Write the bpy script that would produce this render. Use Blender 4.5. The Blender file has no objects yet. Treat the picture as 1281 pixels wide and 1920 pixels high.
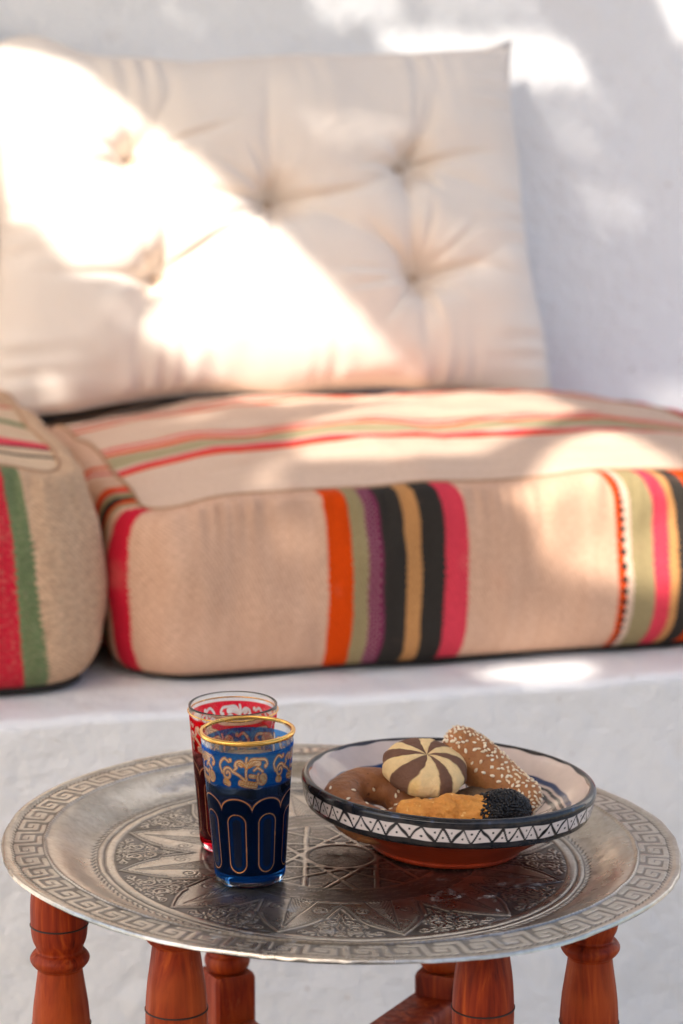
import bpy, math, random
import numpy as np
from mathutils import Vector, Matrix, Euler

random.seed(7)
rng = np.random.default_rng(7)
scene = bpy.context.scene
COL = scene.collection
PI = math.pi
R_ = math.radians

# ---------------------------------------------------------------- camera
cam_d = bpy.data.cameras.new('camera')
cam = bpy.data.objects.new('camera', cam_d)
COL.objects.link(cam)
cam.location = (0.0, -1.475, 0.9585)
cam.rotation_euler = (R_(90 - 10.65), 0, 0)
cam_d.sensor_fit = 'VERTICAL'
cam_d.sensor_height = 36.0
cam_d.lens = 84.94
cam_d.clip_start = 0.05
cam_d.clip_end = 500
cam_d.dof.use_dof = True
cam_d.dof.focus_distance = 1.475
cam_d.dof.aperture_fstop = 7.2
scene.camera = cam

# ---------------------------------------------------------------- sky, sun, exposure
SUN_DIR = Vector((-0.32, -0.74, 0.66)).normalized()      # towards the sun
world = bpy.data.worlds.new('World')
scene.world = world
world.use_nodes = True
wn = world.node_tree
wn.nodes.clear()
w_out = wn.nodes.new('ShaderNodeOutputWorld')
w_bg = wn.nodes.new('ShaderNodeBackground')
w_sky = wn.nodes.new('ShaderNodeTexSky')
w_sky.sky_type = 'NISHITA'
w_sky.sun_disc = False
w_sky.sun_elevation = math.asin(SUN_DIR.z)
w_sky.sun_rotation = math.atan2(SUN_DIR.x, SUN_DIR.y)
w_sky.air_density = 1.0
w_sky.dust_density = 3.2
w_sky.ozone_density = 0.35
w_bg.inputs[1].default_value = 0.12
wn.links.new(w_sky.outputs[0], w_bg.inputs[0])
wn.links.new(w_bg.outputs[0], w_out.inputs[0])
sun_d = bpy.data.lights.new('sun', 'SUN')
sun_d.energy = 2.6
sun_d.angle = R_(0.53)
sun_d.color = (1.0, 0.93, 0.84)
sun = bpy.data.objects.new('sun', sun_d)
COL.objects.link(sun)
sun.rotation_euler = SUN_DIR.to_track_quat('Z', 'Y').to_euler()
sun.location = SUN_DIR * 20
scene.view_settings.view_transform = 'Standard'
scene.view_settings.look = 'None'
scene.view_settings.gamma = 1.0
scene.view_settings.exposure = 1.62
scene.cycles.max_bounces = 14
scene.cycles.transmission_bounces = 12
scene.cycles.transparent_max_bounces = 16
scene.cycles.diffuse_bounces = 6
scene.cycles.use_denoising = True
scene.cycles.sample_clamp_indirect = 6.0

# ---------------------------------------------------------------- helpers
def link(o, parent=None):
    COL.objects.link(o)
    if parent is not None:
        o.parent = parent
    return o

def tag(o, label=None, cat=None, group=None, kind=None):
    if label: o['label'] = label
    if cat: o['category'] = cat
    if group: o['group'] = group
    if kind: o['kind'] = kind
    return o

def thing(name, label, cat, loc=(0, 0, 0), rot=(0, 0, 0), group=None):
    o = bpy.data.objects.new(name, None)
    o.empty_display_size = 0.02
    link(o)
    o.location = loc
    o.rotation_euler = rot
    return tag(o, label, cat, group)

def mesh_np(name, V, F, mat=None, parent=None, smooth=True, uv=None, col=None, flt=None):
    """V (n,3); F (m,4) or (m,3) arrays or list of such arrays; uv per vertex (n,2);
    col dict name->(n,3); flt dict name->(n,)"""
    V = np.asarray(V, dtype=np.float32)
    Fs = F if isinstance(F, list) else [F]
    Fs = [np.asarray(f, dtype=np.int32) for f in Fs if len(f)]
    me = bpy.data.meshes.new(name)
    me.vertices.add(len(V))
    me.vertices.foreach_set('co', V.ravel())
    loops = np.concatenate([f.ravel() for f in Fs])
    tot = np.concatenate([np.full(len(f), f.shape[1], dtype=np.int32) for f in Fs])
    start = np.concatenate([[0], np.cumsum(tot)[:-1]]).astype(np.int32)
    me.loops.add(len(loops))
    me.loops.foreach_set('vertex_index', loops)
    me.polygons.add(len(tot))
    me.polygons.foreach_set('loop_start', start)
    if uv is not None:
        ul = me.uv_layers.new(name='UVMap')
        ul.data.foreach_set('uv', np.asarray(uv, dtype=np.float32)[loops].ravel())
    for k, c in (col or {}).items():
        a = me.color_attributes.new(k, 'FLOAT_COLOR', 'POINT')
        cc = np.ones((len(V), 4), dtype=np.float32)
        cc[:, :3] = c
        a.data.foreach_set('color', cc.ravel())
    for k, c in (flt or {}).items():
        a = me.attributes.new(k, 'FLOAT', 'POINT')
        a.data.foreach_set('value', np.asarray(c, dtype=np.float32))
    me.update(calc_edges=True)
    me.validate()
    if smooth:
        me.polygons.foreach_set('use_smooth', np.ones(len(tot), dtype=bool))
    if mat is not None:
        me.materials.append(mat)
    o = bpy.data.objects.new(name, me)
    link(o, parent)
    return o

def grid_faces(nu, nv, wrap_u=False, wrap_v=False, base=0):
    """vertex index = i*nv + j, i<nu, j<nv"""
    iu = np.arange(nu if wrap_u else nu - 1)
    jv = np.arange(nv if wrap_v else nv - 1)
    I, J = np.meshgrid(iu, jv, indexing='ij')
    I2 = (I + 1) % nu
    J2 = (J + 1) % nv
    f = np.stack([I * nv + J, I2 * nv + J, I2 * nv + J2, I * nv + J2], -1).reshape(-1, 4)
    return f + base

def lathe(prof, n, cap0=False, cap1=False):
    """prof (m,2) r,z from bottom to top (outside) -> V, F list"""
    prof = np.asarray(prof, float)
    th = np.linspace(0, 2 * PI, n, endpoint=False)
    m = len(prof)
    V = np.stack([prof[None, :, 0] * np.cos(th)[:, None], prof[None, :, 0] * np.sin(th)[:, None],
                  np.repeat(prof[None, :, 1], n, 0)], -1).reshape(-1, 3)
    F = [grid_faces(n, m, wrap_u=True)]
    extra = []
    tri = []
    if cap0:
        c = len(V) + len(extra); extra.append((0, 0, prof[0, 1]))
        i = np.arange(n); tri.append(np.stack([np.full(n, c), ((i + 1) % n) * m, i * m], -1))
    if cap1:
        c = len(V) + len(extra); extra.append((0, 0, prof[-1, 1]))
        i = np.arange(n); tri.append(np.stack([np.full(n, c), i * m + m - 1, ((i + 1) % n) * m + m - 1], -1))
    if extra:
        V = np.concatenate([V, np.array(extra)])
        F.append(np.concatenate(tri))
    return V, F

def smooth_prof(pts, n=60):
    """Catmull-Rom through points"""
    P = np.asarray(pts, float)
    P = np.concatenate([[2 * P[0] - P[1]], P, [2 * P[-1] - P[-2]]])
    out = []
    k = len(P) - 3
    per = max(2, n // k)
    for i in range(k):
        p0, p1, p2, p3 = P[i:i + 4]
        for t in np.linspace(0, 1, per, endpoint=False):
            out.append(0.5 * (2 * p1 + (p2 - p0) * t + (2 * p0 - 5 * p1 + 4 * p2 - p3) * t * t + (3 * p1 - p0 - 3 * p2 + p3) * t ** 3))
    out.append(P[-2])
    return np.array(out)

def tube(path, rad, ns=10, closed=False, caps=True):
    P = np.asarray(path, float)
    n = len(P)
    rad = np.broadcast_to(np.asarray(rad, float), (n,))
    if closed:
        T = np.roll(P, -1, 0) - np.roll(P, 1, 0)
    else:
        T = np.gradient(P, axis=0)
    T /= np.linalg.norm(T, axis=1)[:, None] + 1e-12
    up = np.array([0, 0, 1.0])
    if abs(T[0] @ up) > 0.9: up = np.array([1.0, 0, 0])
    N = np.zeros_like(P)
    v = up - (up @ T[0]) * T[0]
    N[0] = v / np.linalg.norm(v)
    for i in range(1, n):
        v = N[i - 1] - (N[i - 1] @ T[i]) * T[i]
        N[i] = v / (np.linalg.norm(v) + 1e-12)
    B = np.cross(T, N)
    a = np.linspace(0, 2 * PI, ns, endpoint=False)
    V = P[:, None] + rad[:, None, None] * (np.cos(a)[None, :, None] * N[:, None] + np.sin(a)[None, :, None] * B[:, None])
    V = V.reshape(-1, 3)
    F = [grid_faces(n, ns, wrap_u=closed, wrap_v=True)]
    if not closed and caps:
        V = np.concatenate([V, P[:1], P[-1:]])
        i = np.arange(ns)
        F.append(np.concatenate([np.stack([np.full(ns, n * ns), (i + 1) % ns, i], -1),
                                 np.stack([np.full(ns, n * ns + 1), (n - 1) * ns + i, (n - 1) * ns + (i + 1) % ns], -1)]))
    return V, F

_h = rng.random((4096,))
def vnoise(P, scale=1.0, seed=0):
    """value noise -1..1 for (n,3) points"""
    Q = np.asarray(P, float) * scale + seed * 17.37
    i = np.floor(Q).astype(np.int64)
    f = Q - i
    f = f * f * (3 - 2 * f)
    r = 0
    for dx in (0, 1):
        for dy in (0, 1):
            for dz in (0, 1):
                k = ((i[..., 0] + dx) * 73856093 ^ (i[..., 1] + dy) * 19349663 ^ (i[..., 2] + dz) * 83492791) & 4095
                w = (f[..., 0] if dx else 1 - f[..., 0]) * (f[..., 1] if dy else 1 - f[..., 1]) * (f[..., 2] if dz else 1 - f[..., 2])
                r = r + w * _h[k]
    return r * 2 - 1

def fbm(P, scale, oct=3, seed=0):
    s = 0; a = 1; t = 0
    for o in range(oct):
        s = s + a * vnoise(P, scale * 2 ** o, seed + o * 3); t += a; a *= 0.5
    return s / t

def sst(a, b, x):
    t = np.clip((x - a) / (b - a), 0, 1)
    return t * t * (3 - 2 * t)

def seg_dist(X, Y, segs):
    """min distance from points to a list of polylines"""
    d = np.full(X.shape, 1e9)
    for poly in segs:
        p = np.asarray(poly, float)
        for a, b in zip(p[:-1], p[1:]):
            ab = b - a
            L2 = ab @ ab + 1e-18
            t = np.clip(((X - a[0]) * ab[0] + (Y - a[1]) * ab[1]) / L2, 0, 1)
            d = np.minimum(d, np.hypot(X - a[0] - t * ab[0], Y - a[1] - t * ab[1]))
    return d

# ---------------------------------------------------------------- materials
class Mat:
    def __init__(s, name):
        s.m = bpy.data.materials.new(name)
        s.m.use_nodes = True
        s.nt = s.m.node_tree
        s.nt.nodes.clear()
        s.out = s.n('ShaderNodeOutputMaterial')
        s.b = s.n('ShaderNodeBsdfPrincipled')
        s.l(s.b.outputs[0], s.out.inputs[0])
    def n(s, t, **kw):
        x = s.nt.nodes.new(t)
        for k, v in kw.items(): setattr(x, k, v)
        return x
    def l(s, a, b): s.nt.links.new(a, b)
    def put(s, inp, v):
        if isinstance(v, bpy.types.NodeSocket): s.l(v, inp)
        elif hasattr(inp.default_value, '__len__') and len(inp.default_value) == 4 and len(v) == 3: inp.default_value = (*v, 1)
        else: inp.default_value = v
    def set(s, **kw):
        names = dict(color='Base Color', metal='Metallic', rough='Roughness', trans='Transmission Weight', ior='IOR',
                     coat='Coat Weight', coat_rough='Coat Roughness', sheen='Sheen Weight', sheen_rough='Sheen Roughness', spec='Specular IOR Level',
                     sss='Subsurface Weight', sss_r='Subsurface Radius', sss_s='Subsurface Scale', alpha='Alpha', normal='Normal', sheen_tint='Sheen Tint')
        for k, v in kw.items(): s.put(s.b.inputs[names[k]], v)
        return s
    def math(s, op, a, b=None, c=None, clamp=False):
        x = s.n('ShaderNodeMath', operation=op, use_clamp=clamp)
        for i, v in enumerate((a, b, c)):
            if v is not None: s.put(x.inputs[i], v)
        return x.outputs[0]
    def coord(s, which='Object'): return s.n('ShaderNodeTexCoord').outputs[which]
    def mapping(s, vec, scale=(1, 1, 1), loc=(0, 0, 0), rot=(0, 0, 0)):
        x = s.n('ShaderNodeMapping')
        s.l(vec, x.inputs[0]); x.inputs['Scale'].default_value = scale; x.inputs['Location'].default_value = loc; x.inputs['Rotation'].default_value = rot
        return x.outputs[0]
    def noise(s, vec, scale, detail=3, rough=0.5, dist=0.0):
        x = s.n('ShaderNodeTexNoise'); s.l(vec, x.inputs['Vector'])
        x.inputs['Scale'].default_value = scale; x.inputs['Detail'].default_value = detail
        x.inputs['Roughness'].default_value = rough; x.inputs['Distortion'].default_value = dist
        return x.outputs[0]
    def voro(s, vec, scale, feature='F1'):
        x = s.n('ShaderNodeTexVoronoi', feature=feature); s.l(vec, x.inputs['Vector']); x.inputs['Scale'].default_value = scale
        return x.outputs['Distance']
    def ramp(s, fac, stops, interp='LINEAR'):
        x = s.n('ShaderNodeValToRGB'); s.put(x.inputs[0], fac)
        r = x.color_ramp; r.interpolation = interp
        while len(r.elements) < len(stops): r.elements.new(0.5)
        for e, (p, c) in zip(r.elements, sorted(stops, key=lambda q: q[0])):
            e.position = p; e.color = (*c, 1) if len(c) == 3 else c
        return x.outputs[0]
    def mr(s, v, a, b, c=0.0, d=1.0):
        x = s.n('ShaderNodeMapRange'); s.put(x.inputs[0], v)
        for i, q in enumerate((a, b, c, d)): s.put(x.inputs[i + 1], q)
        return x.outputs[0]
    def mix(s, fac, a, b, blend='MIX'):
        x = s.n('ShaderNodeMix', data_type='RGBA', blend_type=blend)
        s.put(x.inputs[0], fac); s.put(x.inputs[6], a); s.put(x.inputs[7], b)
        return x.outputs[2]
    def attr(s, name, out='Color'):
        return s.n('ShaderNodeAttribute', attribute_name=name).outputs[out]
    def bump(s, h, strength=0.3, dist=0.002, normal=None):
        x = s.n('ShaderNodeBump'); s.put(x.inputs['Height'], h)
        x.inputs['Strength'].default_value = strength; x.inputs['Distance'].default_value = dist
        if normal is not None: s.l(normal, x.inputs['Normal'])
        return x.outputs[0]
    def sep(s, vec):
        x = s.n('ShaderNodeSeparateXYZ'); s.l(vec, x.inputs[0]); return x.outputs

def hexa(r, g, b):
    """sRGB bytes -> linear"""
    f = lambda c: (c / 255 / 12.92) if c / 255 <= 0.04045 else ((c / 255 + 0.055) / 1.055) ** 2.4
    return (f(r), f(g), f(b))

# plaster ----------------------------------------------------------
def plaster(name, base, dirty):
    m = Mat(name)
    co = m.coord()
    n1 = m.noise(co, 3.0, 4, 0.6)
    n2 = m.noise(co, 28, 4, 0.65)
    n3 = m.noise(co, 160, 3, 0.6)
    c = m.mix(m.mr(n1, 0.35, 0.7), base, tuple(x * 0.94 for x in base))
    spots = m.mr(m.noise(co, 17, 2, 0.4), 0.70, 0.76)
    c = m.mix(m.math('MULTIPLY', spots, 0.25), c, dirty)
    specks = m.mr(m.noise(co, 75, 1, 0.3), 0.765, 0.79)
    c = m.mix(m.math('MULTIPLY', specks, 0.5), c, (0.35, 0.25, 0.18))
    cr = m.n('ShaderNodeTexVoronoi', feature='DISTANCE_TO_EDGE'); m.l(m.mapping(m.mix(0.25, co, m.n('ShaderNodeTexNoise').outputs[1]), (5, 5, 5)), cr.inputs['Vector'])
    crack = m.math('MULTIPLY', m.mr(cr.outputs['Distance'], 0.0, 0.006, 1.0, 0.0), m.mr(m.noise(co, 5, 2), 0.55, 0.62))
    c = m.mix(m.math('MULTIPLY', crack, 0.35), c, (0.40, 0.36, 0.33))
    h = m.math('ADD', m.math('MULTIPLY', n2, 1.0), m.math('ADD', m.math('MULTIPLY', m.noise(co, 9, 3, 0.6), 1.4), m.math('MULTIPLY', n3, 0.3)))
    m.set(color=c, rough=0.85, spec=0.25, normal=m.bump(h, 0.8, 0.006))
    return m.m

M_wall = plaster('white_plaster', (0.80, 0.80, 0.80), (0.62, 0.58, 0.54))
M_bench = plaster('bench_plaster', (0.78, 0.775, 0.77), (0.55, 0.50, 0.46))

def floor_mat():
    m = Mat('terrace_stone')
    co = m.coord()
    n = m.noise(co, 4, 4, 0.6)
    c = m.ramp(n, [(0.3, (0.26, 0.222, 0.165)), (0.7, (0.33, 0.285, 0.215))])
    m.set(color=c, rough=0.8, normal=m.bump(m.noise(co, 60, 3), 0.3, 0.003))
    return m.m
M_floor = floor_mat()
m = Mat('ochre_render'); co = m.coord()
m.set(color=m.ramp(m.noise(co, 2.5, 4), [(0.3, (0.34, 0.30, 0.255)), (0.7, (0.40, 0.36, 0.31))]), rough=0.9, normal=m.bump(m.noise(co, 40, 3), 0.4, 0.004)); M_ochre = m.m

def shade_sheet_mat():
    m = Mat('shade_sheet_cloth')  # cloth of the added shade sheet
    co = m.coord()
    c = m.mix(m.noise(co, 9, 3), (0.60, 0.55, 0.47), (0.50, 0.45, 0.38))
    m.set(color=c, rough=0.95)
    return m.m
M_shade_sheet = shade_sheet_mat()

# fabrics ----------------------------------------------------------
BEIGE = (0.70, 0.45, 0.318)
PALE = (0.72, 0.54, 0.42)
ORANGE = (0.72, 0.070, 0.004)
PINK = (0.72, 0.060, 0.095)
BLACK = (0.042, 0.037, 0.032)
SAGE = (0.36, 0.29, 0.15)
TAN = (0.56, 0.28, 0.105)
PURP = (0.20, 0.035, 0.085)
GREEN = (0.17, 0.23, 0.11)
RED = (0.62, 0.018, 0.045)
CREAM = (0.70, 0.52, 0.36)

def kilim(name, stripes, u0, u1, ground=BEIGE, wob=0.0009, dots=None, dash=None, melange=0.0):
    """stripes [(a, b, colour)] along the u coordinate (metres) of the UV map"""
    m = Mat(name)
    uv = m.coord('UV')
    xyz = m.sep(uv)
    u, v = xyz[0], xyz[1]
    amp = m.mr(m.noise(m.mapping(uv, (40, 130, 1), (3, 7, 0)), 1.0, 2), 0.35, 0.7, 0.2 * wob, 1.5 * wob)
    vj = m.math('ADD', v, m.math('MULTIPLY', m.noise(uv, 60, 2), 0.006))
    tooth = m.math('MULTIPLY', m.math('SINE', m.math('MULTIPLY', vj, 2 * PI / 0.0048)), amp)
    wav = m.math('MULTIPLY', m.math('SUBTRACT', m.noise(m.mapping(uv, (1, 1, 1)), 22, 2), 0.5), 0.006)
    uu = m.math('ADD', m.math('ADD', u, tooth), wav)
    f = m.mr(uu, u0, u1)
    sc = lambda x: (x - u0) / (u1 - u0)
    stops = [(0.0, ground)]
    for a, b, c in sorted(stripes):
        if stops and abs(stops[-1][0] - sc(a)) < 1e-4: stops[-1] = (sc(a), c)
        else: stops.append((sc(a), c))
        stops.append((sc(b), ground))
    stops = stops[:32]
    c = m.ramp(f, stops, 'CONSTANT')
    if dots:
        a, b = dots
        k = m.math('MULTIPLY', m.math('GREATER_THAN', uu, a), m.math('LESS_THAN', uu, b))
        su = m.math('SINE', m.math('MULTIPLY', m.math('SUBTRACT', u, a), 2 * PI / ((b - a) / 2.0)))
        sv = m.math('SINE', m.math('MULTIPLY', v, 2 * PI / 0.0068))
        k = m.math('MULTIPLY', k, m.math('GREATER_THAN', m.math('MULTIPLY', su, sv), 0.45))
        c = m.mix(m.math('MULTIPLY', k, 0.55), c, (0.62, 0.42, 0.42))
    if dash:
        a, b = dash
        k = m.math('MULTIPLY', m.math('GREATER_THAN', u, a), m.math('LESS_THAN', u, b))
        k = m.math('MULTIPLY', k, m.math('GREATER_THAN', m.math('SINE', m.math('MULTIPLY', v, 2 * PI / 0.0085)), 0.0))
        c = m.mix(k, c, (0.03, 0.035, 0.03))
    # weave: warp rows and weft threads, colour drift and faded or stained areas
    th = m.noise(m.mapping(uv, (980, 240, 1)), 1.0, 2, 0.6)
    th2 = m.noise(m.mapping(uv, (240, 980, 1), (5, 3, 0)), 1.0, 2, 0.6)
    weave = m.math('ADD', m.math('MULTIPLY', m.math('SINE', m.math('MULTIPLY', m.math('ADD', u, m.math('MULTIPLY', v, 0.6)), 2 * PI / 0.0034)), 0.16), m.math('ADD', th, th2))
    c = m.mix(m.mr(weave, 0.62, 1.42), m.mix(1.0, c, (0.66, 0.62, 0.59), 'MULTIPLY'), m.mix(1.0, c, (1.18, 1.18, 1.18), 'MULTIPLY'))
    drift = m.noise(m.mapping(uv, (110, 9, 1)), 1.0, 3, 0.6)
    c = m.mix(m.mr(drift, 0.35, 0.75, 0, 0.42), c, m.mix(1.0, c, (0.80, 0.72, 0.66), 'MULTIPLY'))
    st = m.mr(m.noise(uv, 14, 3, 0.55), 0.60, 0.78, 0, 0.30)
    c = m.mix(st, c, (0.60, 0.30, 0.20))
    if melange:
        k = m.mr(m.noise(m.mapping(uv, (170, 420, 1)), 1.0, 2, 0.7), 0.47, 0.62)
        c = m.mix(m.math('MULTIPLY', k, melange), c, m.mix(1.0, c, (0.42, 0.42, 0.42), 'MULTIPLY'))
        k2 = m.mr(m.noise(m.mapping(uv, (210, 380, 1), (9, 4, 0)), 1.0, 2, 0.7), 0.50, 0.66)
        c = m.mix(m.math('MULTIPLY', k2, melange * 0.55), c, (0.50, 0.40, 0.27))
    m.set(color=c, rough=0.95, spec=0.08, normal=m.bump(weave, 0.55, 0.0012))
    return m.m

M_band = kilim('kilim_side', [
    (-0.327, -0.315, ORANGE), (-0.307, -0.293, RED),
    (-0.230, -0.220, ORANGE), (-0.220, -0.208, PINK), (-0.208, -0.194, SAGE), (-0.194, -0.189, BLACK),
    (-0.189, -0.177, ORANGE), (-0.179, -0.168, SAGE), (-0.168, -0.152, RED),
    (0.003, 0.024, ORANGE), (0.024, 0.039, SAGE), (0.039, 0.051, PURP), (0.051, 0.071, BLACK), (0.071, 0.086, TAN),
    (0.086, 0.107, BLACK), (0.107, 0.129, PINK),
    (0.272, 0.281, ORANGE), (0.281, 0.287, PALE), (0.287, 0.307, SAGE), (0.307, 0.326, PINK), (0.326, 0.332, TAN),
    (0.332, 0.345, BLACK), (0.347, 0.372, ORANGE), (0.40, 0.412, RED)],
    -0.9, 0.95, dots=(0.039, 0.051), dash=(0.281, 0.287))
M_top = kilim('kilim_top', [
    (0.236, 0.250, ORANGE), (0.250, 0.264, PINK), (0.272, 0.312, (0.42, 0.36, 0.21)), (0.314, 0.328, ORANGE), (0.335, 0.345, PINK),
    (0.352, 0.356, TAN), (0.50, 0.512, ORANGE), (0.535, 0.545, RED), (0.58, 0.60, BLACK)],
    0.0, 0.8, ground=PALE, wob=0.0004)  # ground paler than the sides: the top's different lighting put into colour
M_band2 = kilim('kilim_side_faded', [
    (-0.60, -0.56, BLACK), (-0.56, -0.52, ORANGE), (-0.46, -0.40, BLACK), (-0.40, -0.294, RED), (-0.294, -0.272, GREEN)],
    -1.5, 0.6, ground=(0.72, 0.48, 0.31), wob=0.0012, melange=0.42)
M_top2 = kilim('kilim_top_faded', [
    (0.100, 0.112, CREAM), (0.137, 0.143, BLACK), (0.158, 0.163, BLACK), (0.163, 0.190, PINK), (0.30, 0.33, GREEN), (0.40, 0.44, RED)],
    0.0, 0.8, ground=CREAM, wob=0.0006)

def plain_cloth(name, base, rough=0.9, scale=700, strength=0.25):
    m = Mat(name)
    co = m.coord()
    n = m.noise(co, scale, 2, 0.6)
    d = m.noise(co, 9, 3, 0.5)
    c = m.mix(m.mr(d, 0.3, 0.75, 0, 1), base, tuple(b * 0.93 for b in base))
    m.set(color=c, rough=rough, spec=0.15, normal=m.bump(n, strength, 0.0006))
    return m.m
M_pillow = plain_cloth('cream_cotton', (0.80, 0.705, 0.615))
M_button = plain_cloth('button_cotton', (0.60, 0.47, 0.36))
M_cord = plain_cloth('twine', (0.42, 0.25, 0.15), scale=1500)
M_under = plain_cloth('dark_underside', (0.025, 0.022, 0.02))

# wood ----------------------------------------------------------
def wood():
    m = Mat('red_varnished_wood')
    co = m.coord()
    g = m.noise(m.mapping(co, (75, 75, 7)), 1.0, 6, 0.65, 1.6)
    g2 = m.noise(m.mapping(co, (220, 220, 9)), 1.0, 3, 0.6)
    big = m.noise(co, 18, 2, 0.5)
    c = m.ramp(g, [(0.30, (0.055, 0.004, 0.001)), (0.46, (0.21, 0.018, 0.0026)), (0.56, (0.28, 0.032, 0.004)), (0.70, (0.46, 0.078, 0.010))])
    c = m.mix(m.mr(g2, 0.45, 0.7, 0, 0.35), c, (0.10, 0.008, 0.002))
    c = m.mix(m.mr(big, 0.46, 0.66, 0, 0.65), c, (0.38, 0.068, 0.011))
    wear = m.mr(m.noise(m.mapping(co, (60, 60, 22)), 1.0, 4, 0.75), 0.62, 0.72)
    c = m.mix(m.math('MULTIPLY', wear, 0.55), c, (0.34, 0.10, 0.035))
    knot = m.mr(m.voro(co, 21), 0.0, 0.10, 0.75, 0.0)
    c = m.mix(knot, c, (0.05, 0.01, 0.005))
    m.set(color=c, rough=m.mr(g2, 0.3, 0.7, 0.38, 0.65), spec=0.20, normal=m.bump(m.math('ADD', g2, m.math('MULTIPLY', g, 0.8)), 0.25, 0.0008))
    return m.m
M_wood = wood()
m = Mat('burnt_groove'); m.set(color=(0.02, 0.006, 0.004), rough=0.6); M_groove = m.m

# metal tray ----------------------------------------------------------
def tray_mat():
    m = Mat('engraved_silvered_brass')
    co = m.coord()
    t = m.math('MULTIPLY', m.attr('tarnish', 'Fac'), 0.82)
    big = m.noise(co, 13, 4, 0.6)
    fine = m.noise(co, 240, 3, 0.6)
    scr = m.noise(m.mapping(co, (70, 900, 1), rot=(0, 0, 0.6)), 1.0, 2, 0.6)
    c = m.ramp(big, [(0.30, (0.40, 0.36, 0.31)), (0.55, (0.55, 0.51, 0.455)), (0.75, (0.46, 0.395, 0.325))])
    c = m.mix(m.mr(fine, 0.45, 0.75, 0, 0.35), c, (0.22, 0.17, 0.12))
    c = m.mix(m.mr(m.noise(co, 38, 5, 0.7, 0.8), 0.52, 0.68, 0, 0.40), c, (0.24, 0.185, 0.14))
    dark = m.mix(m.mr(m.noise(co, 60, 3), 0.4, 0.6), (0.045, 0.036, 0.030), (0.10, 0.098, 0.108))
    c = m.mix(t, c, dark)
    oxide = m.math('MULTIPLY', m.mr(m.noise(co, 38, 5, 0.65, 0.9), 0.57, 0.68), m.mr(m.noise(co, 190, 3, 0.7), 0.44, 0.62))
    ox = m.math('MULTIPLY', oxide, m.attr('oxide', 'Fac'))
    c = m.mix(m.math('MULTIPLY', ox, 0.6), c, (0.48, 0.51, 0.55))
    rough = m.math('ADD', m.mr(big, 0.3, 0.8, 0.23, 0.38), m.math('MULTIPLY', t, 0.15))
    rough = m.math('ADD', rough, m.math('MULTIPLY', ox, 0.35), clamp=True)
    metal = m.math('SUBTRACT', 1.0, m.math('MULTIPLY', ox, 0.6))
    h = m.math('ADD', m.math('MULTIPLY', m.noise(co, 45, 3, 0.6), 1.0), m.math('MULTIPLY', scr, 0.12))
    m.set(color=c, metal=metal, rough=rough, normal=m.bump(h, 0.16, 0.002))
    return m.m
M_tray = tray_mat()

# glass, enamel, coffee ------------------------------------------------
m = Mat('clear_glass'); m.set(color=(0.99, 0.99, 0.985), trans=1.0, rough=0.0, ior=1.48, spec=0.5); M_glass = m.m
def enamel():
    m = Mat('glass_enamel')
    col = m.attr('paint'); cov = m.attr('cover', 'Fac'); gold = m.attr('gold', 'Fac')
    m.set(color=col, rough=m.mr(gold, 0, 1, 0.22, 0.28), metal=gold, spec=0.14)
    tr = m.n('ShaderNodeBsdfTransparent'); m.l(m.attr('tint'), tr.inputs[0])
    tl = m.n('ShaderNodeBsdfTranslucent'); m.l(col, tl.inputs[0])
    mx0 = m.n('ShaderNodeMixShader'); m.put(mx0.inputs[0], m.math('MULTIPLY', m.math('SUBTRACT', 1.0, gold), 0.35))
    m.l(m.b.outputs[0], mx0.inputs[1]); m.l(tl.outputs[0], mx0.inputs[2])
    mx = m.n('ShaderNodeMixShader'); m.l(cov, mx.inputs[0]); m.l(tr.outputs[0], mx.inputs[1]); m.l(mx0.outputs[0], mx.inputs[2])
    m.l(mx.outputs[0], m.out.inputs[0])
    return m.m
M_enamel = enamel()
m = Mat('gilt_rim'); m.set(color=(0.83, 0.47, 0.12), metal=1.0, rough=m.mr(m.noise(m.coord(), 300, 3), 0.3, 0.7, 0.14, 0.3)); M_gilt = m.m
m = Mat('coffee'); m.set(color=(0.012, 0.005, 0.003), rough=0.08); M_coffee = m.m
m = Mat('coffee_foam'); co = m.coord()
m.set(color=m.ramp(m.noise(co, 420, 4, 0.7), [(0.3, (0.36, 0.20, 0.09)), (0.7, (0.62, 0.42, 0.22))]), rough=0.6, normal=m.bump(m.voro(co, 900), 0.5, 0.0006)); M_foam = m.m

# pottery ------------------------------------------------
def glaze(name):
    m = Mat(name)
    co = m.coord()
    c = m.attr('paint')
    n = m.noise(co, 120, 3, 0.6)
    c = m.mix(m.mr(n, 0.4, 0.75, 0, 0.14), c, (0.25, 0.18, 0.15))
    m.set(color=c, rough=m.mr(m.noise(co, 40, 2), 0.3, 0.7, 0.09, 0.2), spec=0.4, normal=m.bump(m.noise(co, 90, 3), 0.14, 0.0012))
    return m.m
M_glaze = glaze('painted_glaze')
m = Mat('terracotta'); co = m.coord(); n = m.noise(co, 55, 5, 0.65)
m.set(color=m.ramp(n, [(0.3, (0.24, 0.022, 0.005)), (0.7, (0.36, 0.042, 0.010))]), rough=0.36, spec=0.35, normal=m.bump(m.noise(co, 300, 3), 0.2, 0.0008)); M_terra = m.m

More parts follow.
